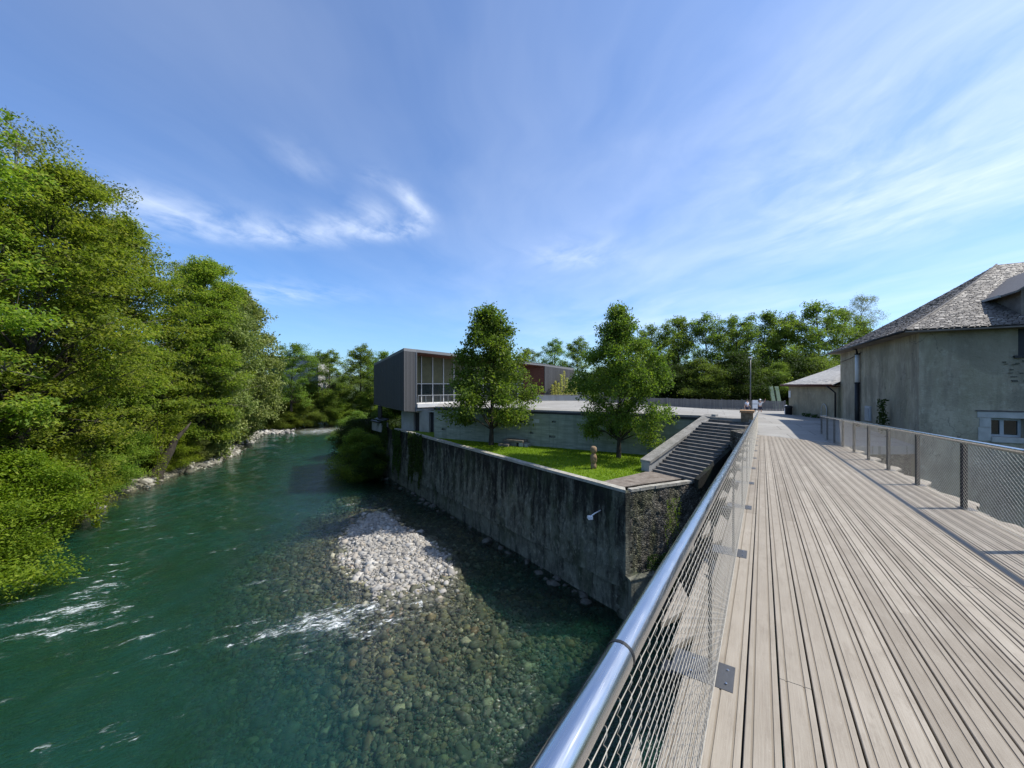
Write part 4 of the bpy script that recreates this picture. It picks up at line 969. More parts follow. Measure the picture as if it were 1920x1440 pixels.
# window in the side wall
wn = MB()
def fb(s0, s1, z0, z1, dep0, dep1, mt, name, parent=None, bev=0.):      # box on the side wall, depth outward positive
    q = MB(); a, b_ = HB+hn*s0, HB+hn*s1
    pts_ = [a-hd*dep1, b_-hd*dep1, b_-hd*dep0, a-hd*dep0]
    q.prism([hl(p_, 0)[:2] for p_ in pts_], z0, z1); return q.build(name, mt, parent or hs, bevel=bev)
wf = fb(wx0, wx0+.82, 10.72, 10.80, -.26, -.18, MT['pale_grey'], 'window')
fb(wx0, wx0+.82, 11.34, 11.42, -.26, -.18, MT['pale_grey'], 'top_rail', wf)
for s_, w__ in ((wx0, .06), (wx0+.29, .10), (wx0+.74, .08)): fb(s_, s_+w__, 10.80, 11.34, -.26, -.17, MT['pale_grey'], 'stile', wf)
for s_, s2_ in ((wx0+.06, wx0+.29), (wx0+.39, wx0+.74)): fb(s_, s2_, 10.80, 11.34, -.25, -.22, MT['glass'], 'pane', wf)
fb(wx0+.82, wx0+1.12, 10.55, 11.42, -.05, .02, MT['stone_white'], 'surround', wf, .012)
fb(wx0-.34, wx0, 10.55, 11.06, -.05, .022, MT['stone_white'], 'surround', wf, .012); fb(wx0-.30, wx0, 11.07, 11.42, -.05, .018, MT['stone_white'], 'surround', wf, .012)
fb(wx0-.36, wx0+1.2, 11.425, 11.66, -.05, .025, MT['stone_white'], 'lintel', wf, .012); fb(wx0, wx0+.815, 10.52, 10.715, -.3, .06, MT['stone_white'], 'sill', wf, .012)
fb(wx0-.4, wx0+1.3, 11.67, 11.71, -.02, .05, MT['slate'], 'drip_ledge', wf)
fb(2.5, 3.8, 13.66, 13.745, -.1, .09, MT['steel_dark'], 'hatch_sill')
fb(2.63, 3.69, 13.76, 14.88, -.3, -.24, MT['steel_dark'], 'hatch')
# flaked patch showing stones under the hatch
fs = MB(); rr = random.Random(3)
for i in range(26):
    s_ = 2.2+rr.random()*.9; z_ = 12.75+rr.random()*.85; w2 = rr.uniform(.05, .16); h2 = rr.uniform(.02, .05)
    a = HB+hn*s_; b_ = HB+hn*(s_+w2)
    pts_ = [a-hd*.03, b_-hd*.02, b_+hd*.02, a+hd*.02]
    fs.prism([hl(p_, 0)[:2] for p_ in pts_], z_, z_+h2)
fs.build('exposed_stones', MT['boulder'], hs)
# roof planes
RID = 18.42; ov = .55
EA = HA+hd*ov-hn*ov; EB = HB-hd*ov-hn*ov; EB2 = HB-hd*ov+hn*14; EA2 = HA+hd*ov+hn*14
mid = (HA+HB)/2; P1 = mid+hn*4.6; P2 = mid+hn*14; ez = EAVE-.10
def roof_pt(edge_a, edge_b, top_a, top_b, u_, v_):      # flared slope
    lo = edge_a.lerp(edge_b, u_); hi = top_a.lerp(top_b, u_); pnt = lo.lerp(hi, v_)
    zf = ez+(RID-ez)*(v_*.86+.14*v_*v_)
    return Vector((pnt.x, pnt.y, zf))
def roof_face(ea, eb, ta, tb2, rows, wid, q, seed, base=True, fz=None, zof=Vector((0, 0, 0)), org=None):
    rr = random.Random(seed); pt = fz or roof_pt; org = org or HB
    for i in range(rows):
        v0, v1 = i/rows, (i+1.55)/rows
        L_ = (pt(ea, eb, ta, tb2, 1, v0)-pt(ea, eb, ta, tb2, 0, v0)).length
        n = max(1, int(L_/wid)); cuts = [0]+sorted((k+rr.uniform(-.3, .3))/n for k in range(1, n))+[1]
        for u0, u1 in zip(cuts[:-1], cuts[1:]):
            a, b_ = pt(ea, eb, ta, tb2, u0, v0), pt(ea, eb, ta, tb2, u1-.002, v0)
            c_, d_ = pt(ea, eb, ta, tb2, u1-.002, min(1, v1)), pt(ea, eb, ta, tb2, u0, min(1, v1))
            nrm = (b_-a).cross(d_-a)
            if nrm.length < 1e-6: continue
            nrm.normalize()
            if nrm.z < 0: nrm = -nrm
            l0, l1 = rr.uniform(.014, .034), rr.uniform(.014, .034); dn = Vector((0, 0, 0))+(a-d_).normalized()*rr.uniform(-.02, .035)
            A_, B2 = a+nrm*l0+dn, b_+nrm*l1+dn; C_, D_ = c_+nrm*.004, d_+nrm*.004
            o_ = Vector((org.x, org.y, 0)); r_ = rr.random()
            q.quad(A_-o_, B2-o_, C_-o_, D_-o_, r_); q.quad(a+dn-o_, b_+dn-o_, B2-o_, A_-o_, r_*.4); q.quad(a-o_+dn, A_-o_, D_-o_, d_-o_, r_*.5); q.quad(B2-o_, b_+dn-o_, c_-o_, C_-o_, r_*.5)
rq = MB()
roof_face(EA, EB, P1, P1, 62, .17, rq, 1)
roof_face(EB, EB2, P1, P2, 62, .17, rq, 2)
roof_face(EA2, EA, P2, P1, 12, .8, rq, 3)
o_ = Vector((HB.x, HB.y, 0))
for ring in range(6):
    v0, v1 = ring/6, (ring+1)/6
    for a, b_, c_, d_ in ((EA, EB, P1, P1), (EB, EB2, P1, P2), (EA2, EA, P2, P1)):
        rq.quad(*[roof_pt(a, b_, c_, d_, u_, v_)-o_-Vector((0, 0, .03)) for u_, v_ in ((0, v0), (1, v0), (1, v1), (0, v1))], .2)
rfo = rq.build('roof', MT['slate'], hs)
q = MB(); ob = lambda p_, dz2: (p_.x-HB.x, p_.y-HB.y, ez+dz2)
q.prism([hl(p_, 0)[:2] for p_ in (EA, EB, EB2, EA2)], ez-.10, ez-.05); q.build('eaves_board', MT['landing'], hs)
q = MB(); q.tube([ob(EA+hd*.1-hn*.05, -.05), ob(EB-hn*.05+hd*.1, -.05)], .05, 8); q.build('gutter', MT['steel_dark'], hs, True)
q = MB(); q.tube([roof_pt(EB, EB2, P1, P2, 0, v_)-o_+Vector((0, 0, .03)) for v_ in np.linspace(0, 1, 8)], .035, 6); q.build('hip_flashing', MT['slate'], rfo)
# dormer
dm = MB(); s0, s1 = 2.85, 5.2
def dp(s_, inn_, z): p_ = HB+hn*s_+hd*inn_; return Vector((p_.x-HB.x, p_.y-HB.y, z))
zd = 16.25; smid = (s0+s1)/2
for s_ in (s0, s1): dm.poly([dp(s_, .35, EAVE+.15), dp(s_, 2.35, zd), dp(s_, .35, zd)])
dm.poly([dp(s0, .35, EAVE+.15), dp(s1, .35, EAVE+.15), dp(s1, .35, zd), dp(smid, .35, zd+.95), dp(s0, .35, zd)])
dmo = dm.build('dormer', MT['landing'], hs)
q = MB()
for sa, sb in ((s0-.28, smid), (s1+.28, smid)):
    za = zd-.18
    q.hexa([dp(sa, -.1, za), dp(sa, 2.3, za), dp(sb, 3.9, zd+1.0), dp(sb, -.1, zd+1.0), dp(sa, -.1, za+.07), dp(sa, 2.3, za+.07), dp(sb, 3.9, zd+1.07), dp(sb, -.1, zd+1.07)], .3)
q.build('dormer_roof', MT['slate'], dmo)
q = MB(); q.bar(dp(s0-.3, .9, zd-.14), dp(s0-.3, 2.35, zd-.12), .09, .09); q.build('dormer_flashing', MT['stone_white'], dmo)
fb(smid-.4, smid+.4, EAVE+.35, zd+.1, -.33, -.30, MT['glass'], 'dormer_pane', dmo)
# downpipe, cabinet
def eb(t, z, o_=.0): p_ = HB+hd*t-hn*o_; return Vector((p_.x-HB.x, p_.y-HB.y, z))
q = MB(); q.tube([eb(7.7, 12.78, .14), eb(7.7, 14.45, .14)], .10, 12); dpo = q.build('downpipe', MT['white'], hs, True)
q = MB(); q.tube([eb(7.7, 9.6, .14), eb(7.7, 12.8, .14)], .115, 12); q.build('lower_pipe', MT['steel_dark'], dpo, True)
q = MB(); q.tube([eb(7.7, 14.45, .14), eb(7.65, 14.7, .2), eb(7.6, 14.82, .5)], .05, 8); q.build('swan_neck', MT['steel_dark'], dpo, True)
for z_ in (14.42, 12.75, 11.2): q = MB(); q.tube([eb(7.7, z_-.03, .14), eb(7.7, z_+.03, .14)], .13, 12); q.build('bracket', MT['steel_dark'], dpo)
q = MB(); q.tube([eb(7.3, 14.5, .05), eb(9.5, 14.28, .04), eb(12.0, 14.15, .05)], .014, 5); q.build('cable', MT['black'], hs)
q = MB(); c_ = [eb(5.75, 10.72, .0), eb(6.55, 10.72, .0), eb(6.55, 10.72, .09), eb(5.75, 10.72, .09)]
q.prism([p_.to_tuple()[:2] for p_ in reversed(c_)], 10.72, 11.5); co_ = q.build('meter_cabinet', MT['pale_grey'], hs, bevel=.01)
q = MB(); c_ = [eb(5.83, 0, .09), eb(6.47, 0, .09), eb(6.47, 0, .11), eb(5.83, 0, .11)]; q.prism([p_.to_tuple()[:2] for p_ in reversed(c_)], 10.8, 11.4); q.build('cabinet_door', MT['concrete'], co_)

# small annex
an = empty('stone_annex', 'low buff-walled annex with a pale slate hip roof beside the plaza', 'outbuilding', (22.3, 28.8, 9.9))
AO = Vector((22.3, 28.8, 9.9)); S1 = Vector((22.75, 31.6, 0)); S2 = Vector((22.05, 26.0, 0)); S3 = S2+Vector((5.2, -.6, 0)); S4 = S1+Vector((5.2, -.6, 0))
al = lambda p_, z: (p_.x-AO.x, p_.y-AO.y, z-AO.z)
q = MB(); q.prism([al(p_, 0)[:2] for p_ in (S2, S3, S4, S1)], -.8, 2.68); q.build('wall', MT['render_warm'], an)
e1, e2, e3, e4 = S1+Vector((-.35, .4, 0)), S2+Vector((-.4, -.0, 0)), S3, S4+Vector((.3, .4, 0)); ap1 = Vector((24.9, 29.2, 0)); ap2 = Vector((24.4, 25.6, 0))
AE, AR = 12.62, 14.15
def an_pt(a, b_, c_, d_, u_, v_):
    lo = a.lerp(b_, u_); hi = c_.lerp(d_, u_); p_ = lo.lerp(hi, v_); return Vector((p_.x, p_.y, AE+(AR-AE)*(v_*.8+.2*v_*v_)))
q = MB(); AO0 = Vector((AO.x, AO.y, 0))
roof_face(e1, e2, ap1, ap2, 20, .3, q, 5, fz=an_pt, org=AO); roof_face(e4, e1, ap1, ap1, 20, .3, q, 6, fz=an_pt, org=AO)
for a, b_, c_, d_ in ((e1, e2, ap1, ap2), (e4, e1, ap1, ap1), (e3, e4, ap2, ap1)):
    q.quad(*[an_pt(a, b_, c_, d_, u_, v_)-AO0-Vector((0, 0, .04)) for u_, v_ in ((0, 0), (1, 0), (1, 1), (0, 1))], .5)
q.v = [(v[0], v[1], v[2]-AO.z) for v in q.v]
MT['slate_pale'] = mottled('slates paled as sunlit', (.40, .375, .335), (.56, .53, .48), 4, (1, 1, 1), .8, .5, 14, (.30, .28, .25))  # slate tone raised so the roof looks sunlit
q.build('roof', MT['slate_pale'], an)
q = MB(); q.prism([al(p_, 0)[:2] for p_ in (e2, e3, e4, e1)], 2.60, 2.66); q.build('eaves_board', MT['redwood'], an)
q = MB(); q.tube([al(e1-Vector((.05, 0, 0)), AE+.0), al(e2-Vector((.05, 0, 0)), AE+.0)], .06, 8); gu = q.build('gutter', MT['redwood'], an, True)
q = MB(); a = S2+Vector((-.10, .12, 0)); q.tube([al(e2+Vector((0, .5, 0)), 12.58), al(a+Vector((-.15, .1, 0)), 12.3), al(a, 12.1), al(a, 9.9)], .05, 8); q.build('downpipe', MT['steel_dark'], gu, True)
q = MB(); c_ = S2.lerp(S1, .24)+Vector((-.02, 0, 0)); dd = (S1-S2).normalized()
arch = [(-.28, 0), (.28, 0), (.28, .45), (.22, .66), (.1, .8), (0, .84), (-.1, .8), (-.22, .66), (-.28, .45)]
q.poly([(c_.x+dd.x*u_-.012-AO.x, c_.y+dd.y*u_-AO.y, .55+z_) for u_, z_ in arch]); nb2 = q.build('niche', MT['render_warm'], an)
q = MB(); q.tube([(c_.x+dd.x*u_-.02-AO.x, c_.y+dd.y*u_-AO.y, .55+z_) for u_, z_ in arch+arch[:1]], .035, 6); q.build('niche_surround', MT['stone_white'], nb2)
q = MB(); c_ = S2.lerp(S1, .975)+Vector((-.02, 0, 0)); q.bar((c_.x-AO.x, c_.y-AO.y, 1.7), (c_.x-AO.x, c_.y-AO.y, 2.25), .22, .03, up=(1, 0, 0)); q.build('sign_plate', MT['white'], an)
bn = empty('litter_bin', 'black litter bin against the annex wall', 'bin', (22.3, 31.0, 10.0))
q = MB(); q.lathe([(.20, 0), (.24, .05), (.25, .75), (.27, .78), (.27, .84), (.2, .9)], (0, 0, 0), 14); q.build('body', MT['black'], bn, True)
q = MB(); q.lathe([(.275, .83), (.285, .86), (.22, .95), (.05, .98)], (0, 0, 0), 14); q.build('lid', MT['steel_dark'], bn, True)

# ------------------------------------------------------------------ far plaza furniture
def fence_line(a, b_, label, h=1.3, seed=1):
    a = Vector(a); b_ = Vector(b_); fe = empty('timber_fence', label, 'fence', a)
    n = int((b_-a).length/.16); rr = random.Random(seed); d = (b_-a)/n; q = MB()
    for i in range(n):
        c_ = d*i; hh_ = h+rr.uniform(-.03, .03); q.bar((c_.x, c_.y, c_.z-.2), (c_.x, c_.y, c_.z+hh_), .14, .03, rr.random(), up=(d.y, -d.x, 0))
    q.build('boards', MT['fence'], fe); m_ = int((b_-a).length/2.4)
    for i in range(m_+1):
        c_ = (b_-a)*(i/m_)+Vector((.06, .08, 0)); q = MB(); q.bar((c_.x, c_.y, c_.z-.3), (c_.x, c_.y, c_.z+h+.12), .12, .12); q.build('post', MT['fence'], fe)
    q = MB(); q.bar(Vector((.03, .05, h*.75)), b_-a+Vector((.03, .05, h*.75)), .05, .1); q.build('rail', MT['fence'], fe)
fence_line((11.0, 65.5, 9.35), (35.6, 50.2, 9.15), 'long grey board fence closing the far side of the plaza')
lp = empty('lamp_post', 'tall slim grey lamp post with a small flat lantern on the plaza', 'lamp post', (27.9, 45.0, 9.1))
q = MB(); q.tube([(0, 0, 0), (0, 0, 3), (0, 0, 6.65)], [.075, .062, .05], 10); q.build('pole', MT['plate'], lp, True)
q = MB(); q.lathe([(.14, 0), (.14, .12), (.10, .16)], (0, 0, 0), 10); q.build('base', MT['steel_dark'], lp)
q = MB(); q.box(-.18, .18, -.12, .12, 6.65, 6.78); q.build('lantern', MT['white'], lp, bevel=.02)
ib = empty('information_board', 'white notice board fixed beside the lamp post', 'sign', (28.25, 44.7, 9.1))
q = MB(); q.bar((0, 0, 0), (0, 0, .8), .06, .06); q.build('leg', MT['steel_dark'], ib)
q = MB(); q.box(-.3, .3, -.03, .03, .75, 1.25); q.build('panel', MT['white'], ib, bevel=.01)
q = MB(); q.box(-.3, .3, -.03, .03, 1.30, 1.72); q.build('panel', MT['white'], ib, bevel=.01)
gs = empty('slanted_sculpture', 'pale green leaning twin-blade sculpture behind the fence', 'sculpture', (38.0, 55.0, 8.9))
for x0 in (-.62, .16):
    q = MB(); q.hexa([(x0, -.1, 0), (x0+.52, -.1, 0), (x0+.52, .1, 0), (x0, .1, 0), (x0-.62, -.1, 3.45), (x0-.12, -.1, 3.45), (x0-.12, .1, 3.45), (x0-.62, .1, 3.45)]); q.build('blade', MT['green_panel'], gs, bevel=.015)
q = MB(); q.box(-.78, .05, -.08, .08, 2.7, 2.82); q.build('crossbar', MT['steel_dark'], gs)
q = MB(); q.hexa([(-.16, .12, 0), (.2, .12, 0), (.2, .2, 0), (-.16, .2, 0), (-.62, .12, 2.7), (-.3, .12, 2.7), (-.3, .2, 2.7), (-.62, .2, 2.7)]); q.build('backing', MT['black'], gs)
bo = empty('white_bollard', 'white post on a flat base near the annex', 'bollard', (31.0, 43.5, 9.2))
q = MB(); q.lathe([(.45, 0), (.45, .05), (.16, .07), (.15, .9), (.17, 1.05), (.05, 1.12)], (0, 0, 0), 12); q.build('post', MT['white'], bo, True)
cb = empty('crowd_barrier', 'galvanised crowd barrier beside the annex', 'barrier', (31.8, 43.6, 9.2))
q = MB(); q.tube([(0, 0, .25), (0, 0, 1.1), (2.1, .2, 1.1), (2.1, .2, .25), (0, 0, .25)], .025, 6); q.build('frame', MT['pale_grey'], cb)
for i in range(1, 15): q = MB(); q.tube([(i*.14, i*.0133, .25), (i*.14, i*.0133, 1.1)], .01, 5); q.build('bar', MT['pale_grey'], cb)
for x0 in (.3, 1.8): q = MB(); q.bar((x0, -.3, .02), (x0, .35, .02), .05, .04); q.bar((x0, .02, .02), (x0, .02, .27), .04, .04); q.build('foot', MT['pale_grey'], cb)

# ------------------------------------------------------------------ people
def skin_obj(name, verts, edges, radii, mt, parent, lv=1):
    me = bpy.data.meshes.new(name); me.from_pydata(verts, edges, []); me.update()
    o = link(name, me, mt, parent); o.modifiers.new('skin', 'SKIN')
    for i, r_ in enumerate(radii): me.skin_vertices[0].data[i].radius = (r_, r_)
    me.skin_vertices[0].data[0].use_root = True
    s_ = o.modifiers.new('sub', 'SUBSURF'); s_.levels = lv; s_.render_levels = lv+1
    return o
def person(loc, rz, label, shirt, hat, armup):
    pe = empty('person', label, 'person', loc, rz, None)
    hr_, el_r, sh = (-.46, -.06, .86), (-.30, .03, 1.12), 1.40
    if armup: elb, hnd = (.42, -.05, 1.50), (.52, -.12, 1.72)
    else: elb, hnd = (.31, .02, 1.12), (.25, -.20, .98)
    V = [(0, 0, .95), (0, 0, 1.18), (0, 0, 1.40), (0, .0, 1.50), (0, -.01, 1.62), (0, -.01, 1.72),
         (-.19, 0, sh), el_r, hr_, (.19, 0, sh), elb, hnd, (-.10, 0, .90), (-.11, -.01, .50), (-.12, .02, .08), (-.12, -.14, .03), (.10, 0, .90), (.11, -.02, .50), (.12, .02, .08), (.12, -.14, .03)]
    E = [(0, 1), (1, 2), (2, 3), (3, 4), (4, 5), (2, 6), (6, 7), (7, 8), (2, 9), (9, 10), (10, 11), (0, 12), (12, 13), (13, 14), (14, 15), (0, 16), (16, 17), (17, 18), (18, 19)]
    Rr = [.13, .13, .13, .055, .085, .07, .06, .042, .03, .06, .042, .03, .085, .058, .04, .03, .085, .058, .04, .03]
    skin_obj('body', V, E, Rr, MT['skin'], pe)
    for (hx, hy, hz), sg in ((hr_, -1), (hnd, 1)):      # fingers and thumb on each hand
        up = 1 if (armup and sg > 0) else -1
        VV = [(hx, hy, hz), (hx, hy-.01, hz+up*.07)]; EE = [(0, 1)]; RR = [.03, .034]
        for j in range(4):
            x_ = (j-1.5)*.02; k0 = len(VV); VV += [(hx+x_, hy-.015, hz+up*.12), (hx+x_*1.1, hy-.03, hz+up*(.16-.008*abs(j-1)))]; EE += [(1, k0), (k0, k0+1)]; RR += [.009, .008]
        k0 = len(VV); VV += [(hx-sg*.045, hy-.02, hz+up*.07), (hx-sg*.055, hy-.035, hz+up*.10)]; EE += [(0, k0), (k0, k0+1)]; RR += [.011, .009]
        skin_obj('hand', VV, EE, RR, MT['skin'], pe, 1)
    V2 = [(0, 0, .93), (0, 0, 1.18), (0, 0, 1.41), (-.195, 0, sh), tuple(np.array((-.195, 0, sh))*.35+np.array(el_r)*.65), (.195, 0, sh), tuple(np.array((.195, 0, sh))*.35+np.array(elb)*.65)]
    skin_obj('shirt', V2, [(0, 1), (1, 2), (2, 3), (3, 4), (2, 5), (5, 6)], [.155, .15, .15, .078, .065, .078, .065], shirt, pe)
    skin_obj('shorts', [(0, 0, .98), (-.10, 0, .88), (-.11, -.01, .55), (.10, 0, .88), (.11, -.02, .55)], [(0, 1), (1, 2), (0, 3), (3, 4)], [.15, .105, .085, .105, .085], MT['navy'], pe)
    q = MB(); q.lathe([(.16, 1.70), (.165, 1.715), (.10, 1.73), (.095, 1.79), (.05, 1.82)] if hat else [(.098, 1.63), (.105, 1.70), (.085, 1.77), (.03, 1.80)], (0, .0, 0), 12)
    q.build('hat' if hat else 'hair', MT['white'] if hat else MT['hair'], pe, True)
    q = MB()
    for ex in (-.032, .032): q.lathe([(.004, -.012), (.011, 0), (.004, .012)], (ex, -.088, 1.655), 6)
    q.build('eyes', MT['black'], pe); q = MB(); q.bar((0, -.090, 1.64), (0, -.112, 1.615), .025, .03); q.build('nose', MT['skin'], pe); q = MB(); q.bar((-.025, -.086, 1.578), (.025, -.086, 1.578), .01, .012); q.build('mouth', MT['redwood'], pe)
    return pe
person((27.25, 44.6, 9.15), R(20), 'person in a pale blue top and dark shorts standing left of the lamp post', MT['shirt_blue'], False, False)
person((29.15, 45.2, 9.12), R(-30), 'person in a white hat raising one arm right of the lamp post', MT['shirt_white'], True, True)

# ------------------------------------------------------------------ vegetation
def leaf_quads(C, size, rg_, up=.6, droop=0.):
    n = len(C)
    nrm = rg_.normal(0, 1, (n, 3)); nrm[:, 2] = np.abs(nrm[:, 2])+up*2; nrm /= np.linalg.norm(nrm, axis=1)[:, None]
    t = rg_.normal(0, 1, (n, 3)); t -= nrm*(t*nrm).sum(1)[:, None]; t /= np.linalg.norm(t, axis=1)[:, None]+1e-9
    b_ = np.cross(nrm, t); L_ = size[:, None]
    t2 = t*L_*.5; b2 = b_*L_*.27
    dr = np.zeros((n, 3)); dr[:, 2] = -droop*size
    return np.stack([C-t2, C+b2-t2*.15, C+t2+dr, C-b2-t2*.15], 1).reshape(-1, 3)
def make_tree(name, seed, H, base, rad, lobes, sprays, leaves, lsize, profile, spray_r=.75, flat=.35, lean=(0, 0), up=.6, trunk_r=.3, lobe_r=1.9, twigs=5, low=0., droop=.2, shell=.35, vflat=.62, irr=0):
    """returns trunk mesh, crown mesh; the root is at z=0"""
    rg_ = np.random.default_rng(seed); rr = random.Random(seed)
    tk = MB()
    def spine(z): f = z/H; return Vector((lean[0]*f**1.5+.35*math.sin(3*f+seed)*f, lean[1]*f**1.5+.35*math.cos(2.3*f+seed)*f, z))
    zt = [H*.93*i/9 for i in range(10)]
    tk.tube([spine(z) for z in zt], [trunk_r*(1.35 if i == 0 else 1)*(1-i/9*.92) for i in range(10)], 8)
    LC = []; LR = []
    for i in range(lobes):
        f = (i+rr.random()*.9)/lobes; z = base+(H-base)*(f**.9)*.97
        r_ = rad*profile(f)*(math.sqrt(rr.uniform(.12, 1)) if irr == 0 else rr.uniform(.25, 1.0+irr)); a = i*2.399+rr.uniform(-.5, .5)
        c_ = spine(z)+Vector((r_*math.cos(a), r_*math.sin(a), rr.uniform(-.4, .4)))
        lr_ = lobe_r*(.65+.6*rr.random())*(.55+.45*profile(f)); LC.append(c_); LR.append(lr_)
        z0 = max(H*.12, z-r_*.75-.5); s_ = spine(z0)
        mid_ = s_.lerp(c_, .5)+Vector((0, 0, .12*r_)); br = max(.02, trunk_r*.33*(1-.6*f))
        tk.tube([s_, mid_, c_], [br, br*.65, br*.25], 5, cap=False)
        for k in range(twigs):
            e = c_+Vector((rr.gauss(0, 1), rr.gauss(0, 1), rr.gauss(.25, .6)))*lr_*.55
            tk.tube([c_.lerp(mid_, .35*rr.random()), e], [br*.28, .008], 3, cap=False)
    LC = np.array(LC); LR = np.array(LR)
    idx = np.repeat(np.arange(lobes), sprays); n = len(idx)
    d = rg_.normal(0, 1, (n, 3)); d /= np.linalg.norm(d, axis=1)[:, None]; d[:, 2] = d[:, 2]*vflat+.08
    SP = LC[idx]+d*(LR[idx]*rg_.uniform(shell, 1.05, n))[:, None]
    stn = rg_.uniform(0, 1, n)
    j = np.repeat(np.arange(n), leaves); m_ = len(j)
    a = rg_.uniform(0, 6.28, m_); rr_ = spray_r*np.sqrt(rg_.uniform(0, 1, m_))*(.6+.6*stn[j])
    o_ = np.stack([rr_*np.cos(a), rr_*np.sin(a), rg_.normal(0, spray_r*flat*.5, m_)-droop*rr_**2/spray_r], 1)
    Cc = SP[j]+o_
    k = Cc[:, 2] > low; Cc = Cc[k]; j = j[k]; m_ = len(Cc)
    v = leaf_quads(Cc, lsize*rg_.uniform(.65, 1.3, m_), rg_, up, .25)
    t = np.clip(.58*stn[j]+.16*rg_.uniform(0, 1, m_)+.26*rg_.uniform(0, 1, len(LC))[idx[j]], 0, 1)
    t = np.where(rg_.uniform(0, 1, m_) < .04, 1., t)
    cm_ = np_mesh(name+'_crown', v, np.arange(4*m_).reshape(-1, 4), {'rnd': t})
    tme = bpy.data.meshes.new(name+'_trunk'); tme.from_pydata(tk.v, [], tk.f); tme.update()
    return tme, cm_
def place(kind, protos, leafm, barkm, loc, sc, rz, label, cat, group, name):
    tme, cme = protos
    o = empty(name, label, cat, loc, rz, group); o.scale = sc if hasattr(sc, '__len__') else (sc, sc, sc)
    if not tme.materials: tme.materials.append(barkm)
    if not cme.materials: cme.materials.append(leafm)
    a = bpy.data.objects.new('trunk', tme); COL.objects.link(a); a.parent = o
    c_ = bpy.data.objects.new('crown', cme); COL.objects.link(c_); c_.parent = o
    return o
egg = lambda f: math.sin(math.pi*min(1, .12+.86*f**.85))**.75
oval = lambda f: max(.13, math.sin(math.pi*min(1, .24+.76*f))**.85)
cone = lambda f: max(.12, (1-f)**.62)*min(1, .62+f*3.2)
tall = lambda f: math.sin(math.pi*min(1, .2+.78*f))**.6
bank = [make_tree('bank_ash', s, 26, 2.5, 6.2, 64, 32, 34, .28, tall, .95, .30, (3.2, -1.0), .6, .42, 2.45, 6, 0, .30, .3, .58) for s in (3, 8, 14)]
pale = [make_tree('bank_poplar', 31, 21, 1.0, 4.6, 44, 34, 24, .36, egg, .8, .9, (1.5, -.5), .1, .34, 2.2, 4, 0, .1)]
airy = [make_tree('airy_tree', s, 27, 9, 5.0, 36, 16, 26, .20, tall, .9, .6, (1.5, 0), .3, .35, 2.0, 7) for s in (41, 42)]
shr = [make_tree('bank_shrub', s, 7.5, .3, 4.0, 34, 34, 40, .165, egg, .8, .4, (.8, -.4), .5, .12, 1.65, 4, 0, .35, .3, .5) for s in (51, 57)]
locust = [make_tree('locust_tree', s, 15.5, 1.5, 4.6, 50, 15, 24, .27, tall, .7, .5, (.3, 0), .4, .22, 1.5, 7, 0, .2, .15, .75, .15) for s in (61, 66, 69)]
tulipA = make_tree('tulip_tree', 71, 10.9, 1.9, 3.75, 50, 34, 17, .22, cone, .5, .8, (.1, 0), .15, .17, 1.25, 6, 0, .2, .3, .6, .06)
tulipB = make_tree('tulip_tree', 78, 12.0, 1.75, 4.0, 60, 36, 17, .22, oval, .5, .8, (.1, 0), .15, .19, 1.35, 6, 0, .2, .3, .6, .04)

GB = 'tall trees along the left river bank'
BT = [  # x, y, proto, scale, label
 (-40.5, 25.0, 0, (1.1, 1.1, 1.34), 'tall ash-like tree rising at the left edge of the photo, nearest on the wooded bank'),
 (-42.5, 32.5, 1, (1.05, 1.05, 1.25), 'broad dark green bank tree, second from the left edge'),
 (-46.5, 41.0, 2, (1.05, 1.05, 1.22), 'layered green bank tree leaning over the leaf-hung rocks'),
 (-49.0, 50.0, 0, (1.05, 1.05, 1.24), 'bank tree with open forked limbs left of the leaning dark trunk'),
 (-51.0, 59.5, 1, (1.05, 1.05, 1.24), 'rounded green bank tree above the leaning dark trunk'),
 (-56.0, 70.0, 2, (1.02, 1.02, 1.28), 'bank tree with a ragged top behind the pale silvery tree')]
for i, (x, y, p_, s_, lb) in enumerate(BT):
    place('b', bank[p_], MT['leaf_bank'], MT['bark'], (x, y, float(terrain(np.array(x), np.array(y)))-.2), s_, i*1.9-.4, lb, 'tree', GB, 'ash_tree')
PT = [(-50.0, 64.0, (1.25, 1.25, 1.28), 'pale silvery-leaved tree bending over the water at the middle of the bank'),
      (-56.5, 80.0, (1.4, 1.4, 1.50), 'pale green tree where the river bank turns away')]
for i, (x, y, s_, lb) in enumerate(PT):
    place('p', pale[0], MT['leaf_pale'], MT['bark_pale'], (x, y, float(terrain(np.array(x), np.array(y)))-.2), s_, i*2.2, lb, 'tree', GB, 'poplar_tree')
AT = [(-50, 37, 0, 1.32, 'thin-leaved tall tree showing bare limbs against the sky at the upper left'), (-48.5, 42, 1, 1.36, 'thin-leaved tree peeping above the bank crowns beside the cloud'), (-62, 75, 0, 1.22, 'thin-leaved tree standing behind the pale silvery tree'), (-66, 93, 1, 1.0, 'thin-leaved tree with a bent limb beside the far grey building')]
for i, (x, y, p_, s_, lb) in enumerate(AT):
    place('a', airy[p_], MT['leaf_pale'] if i in (0, 1) else MT['leaf_bank'], MT['bark_pale'], (x, y, float(terrain(np.array(x), np.array(y)))-.2), s_, i*1.3+.5, lb, 'tree', GB, 'open_crowned_tree')
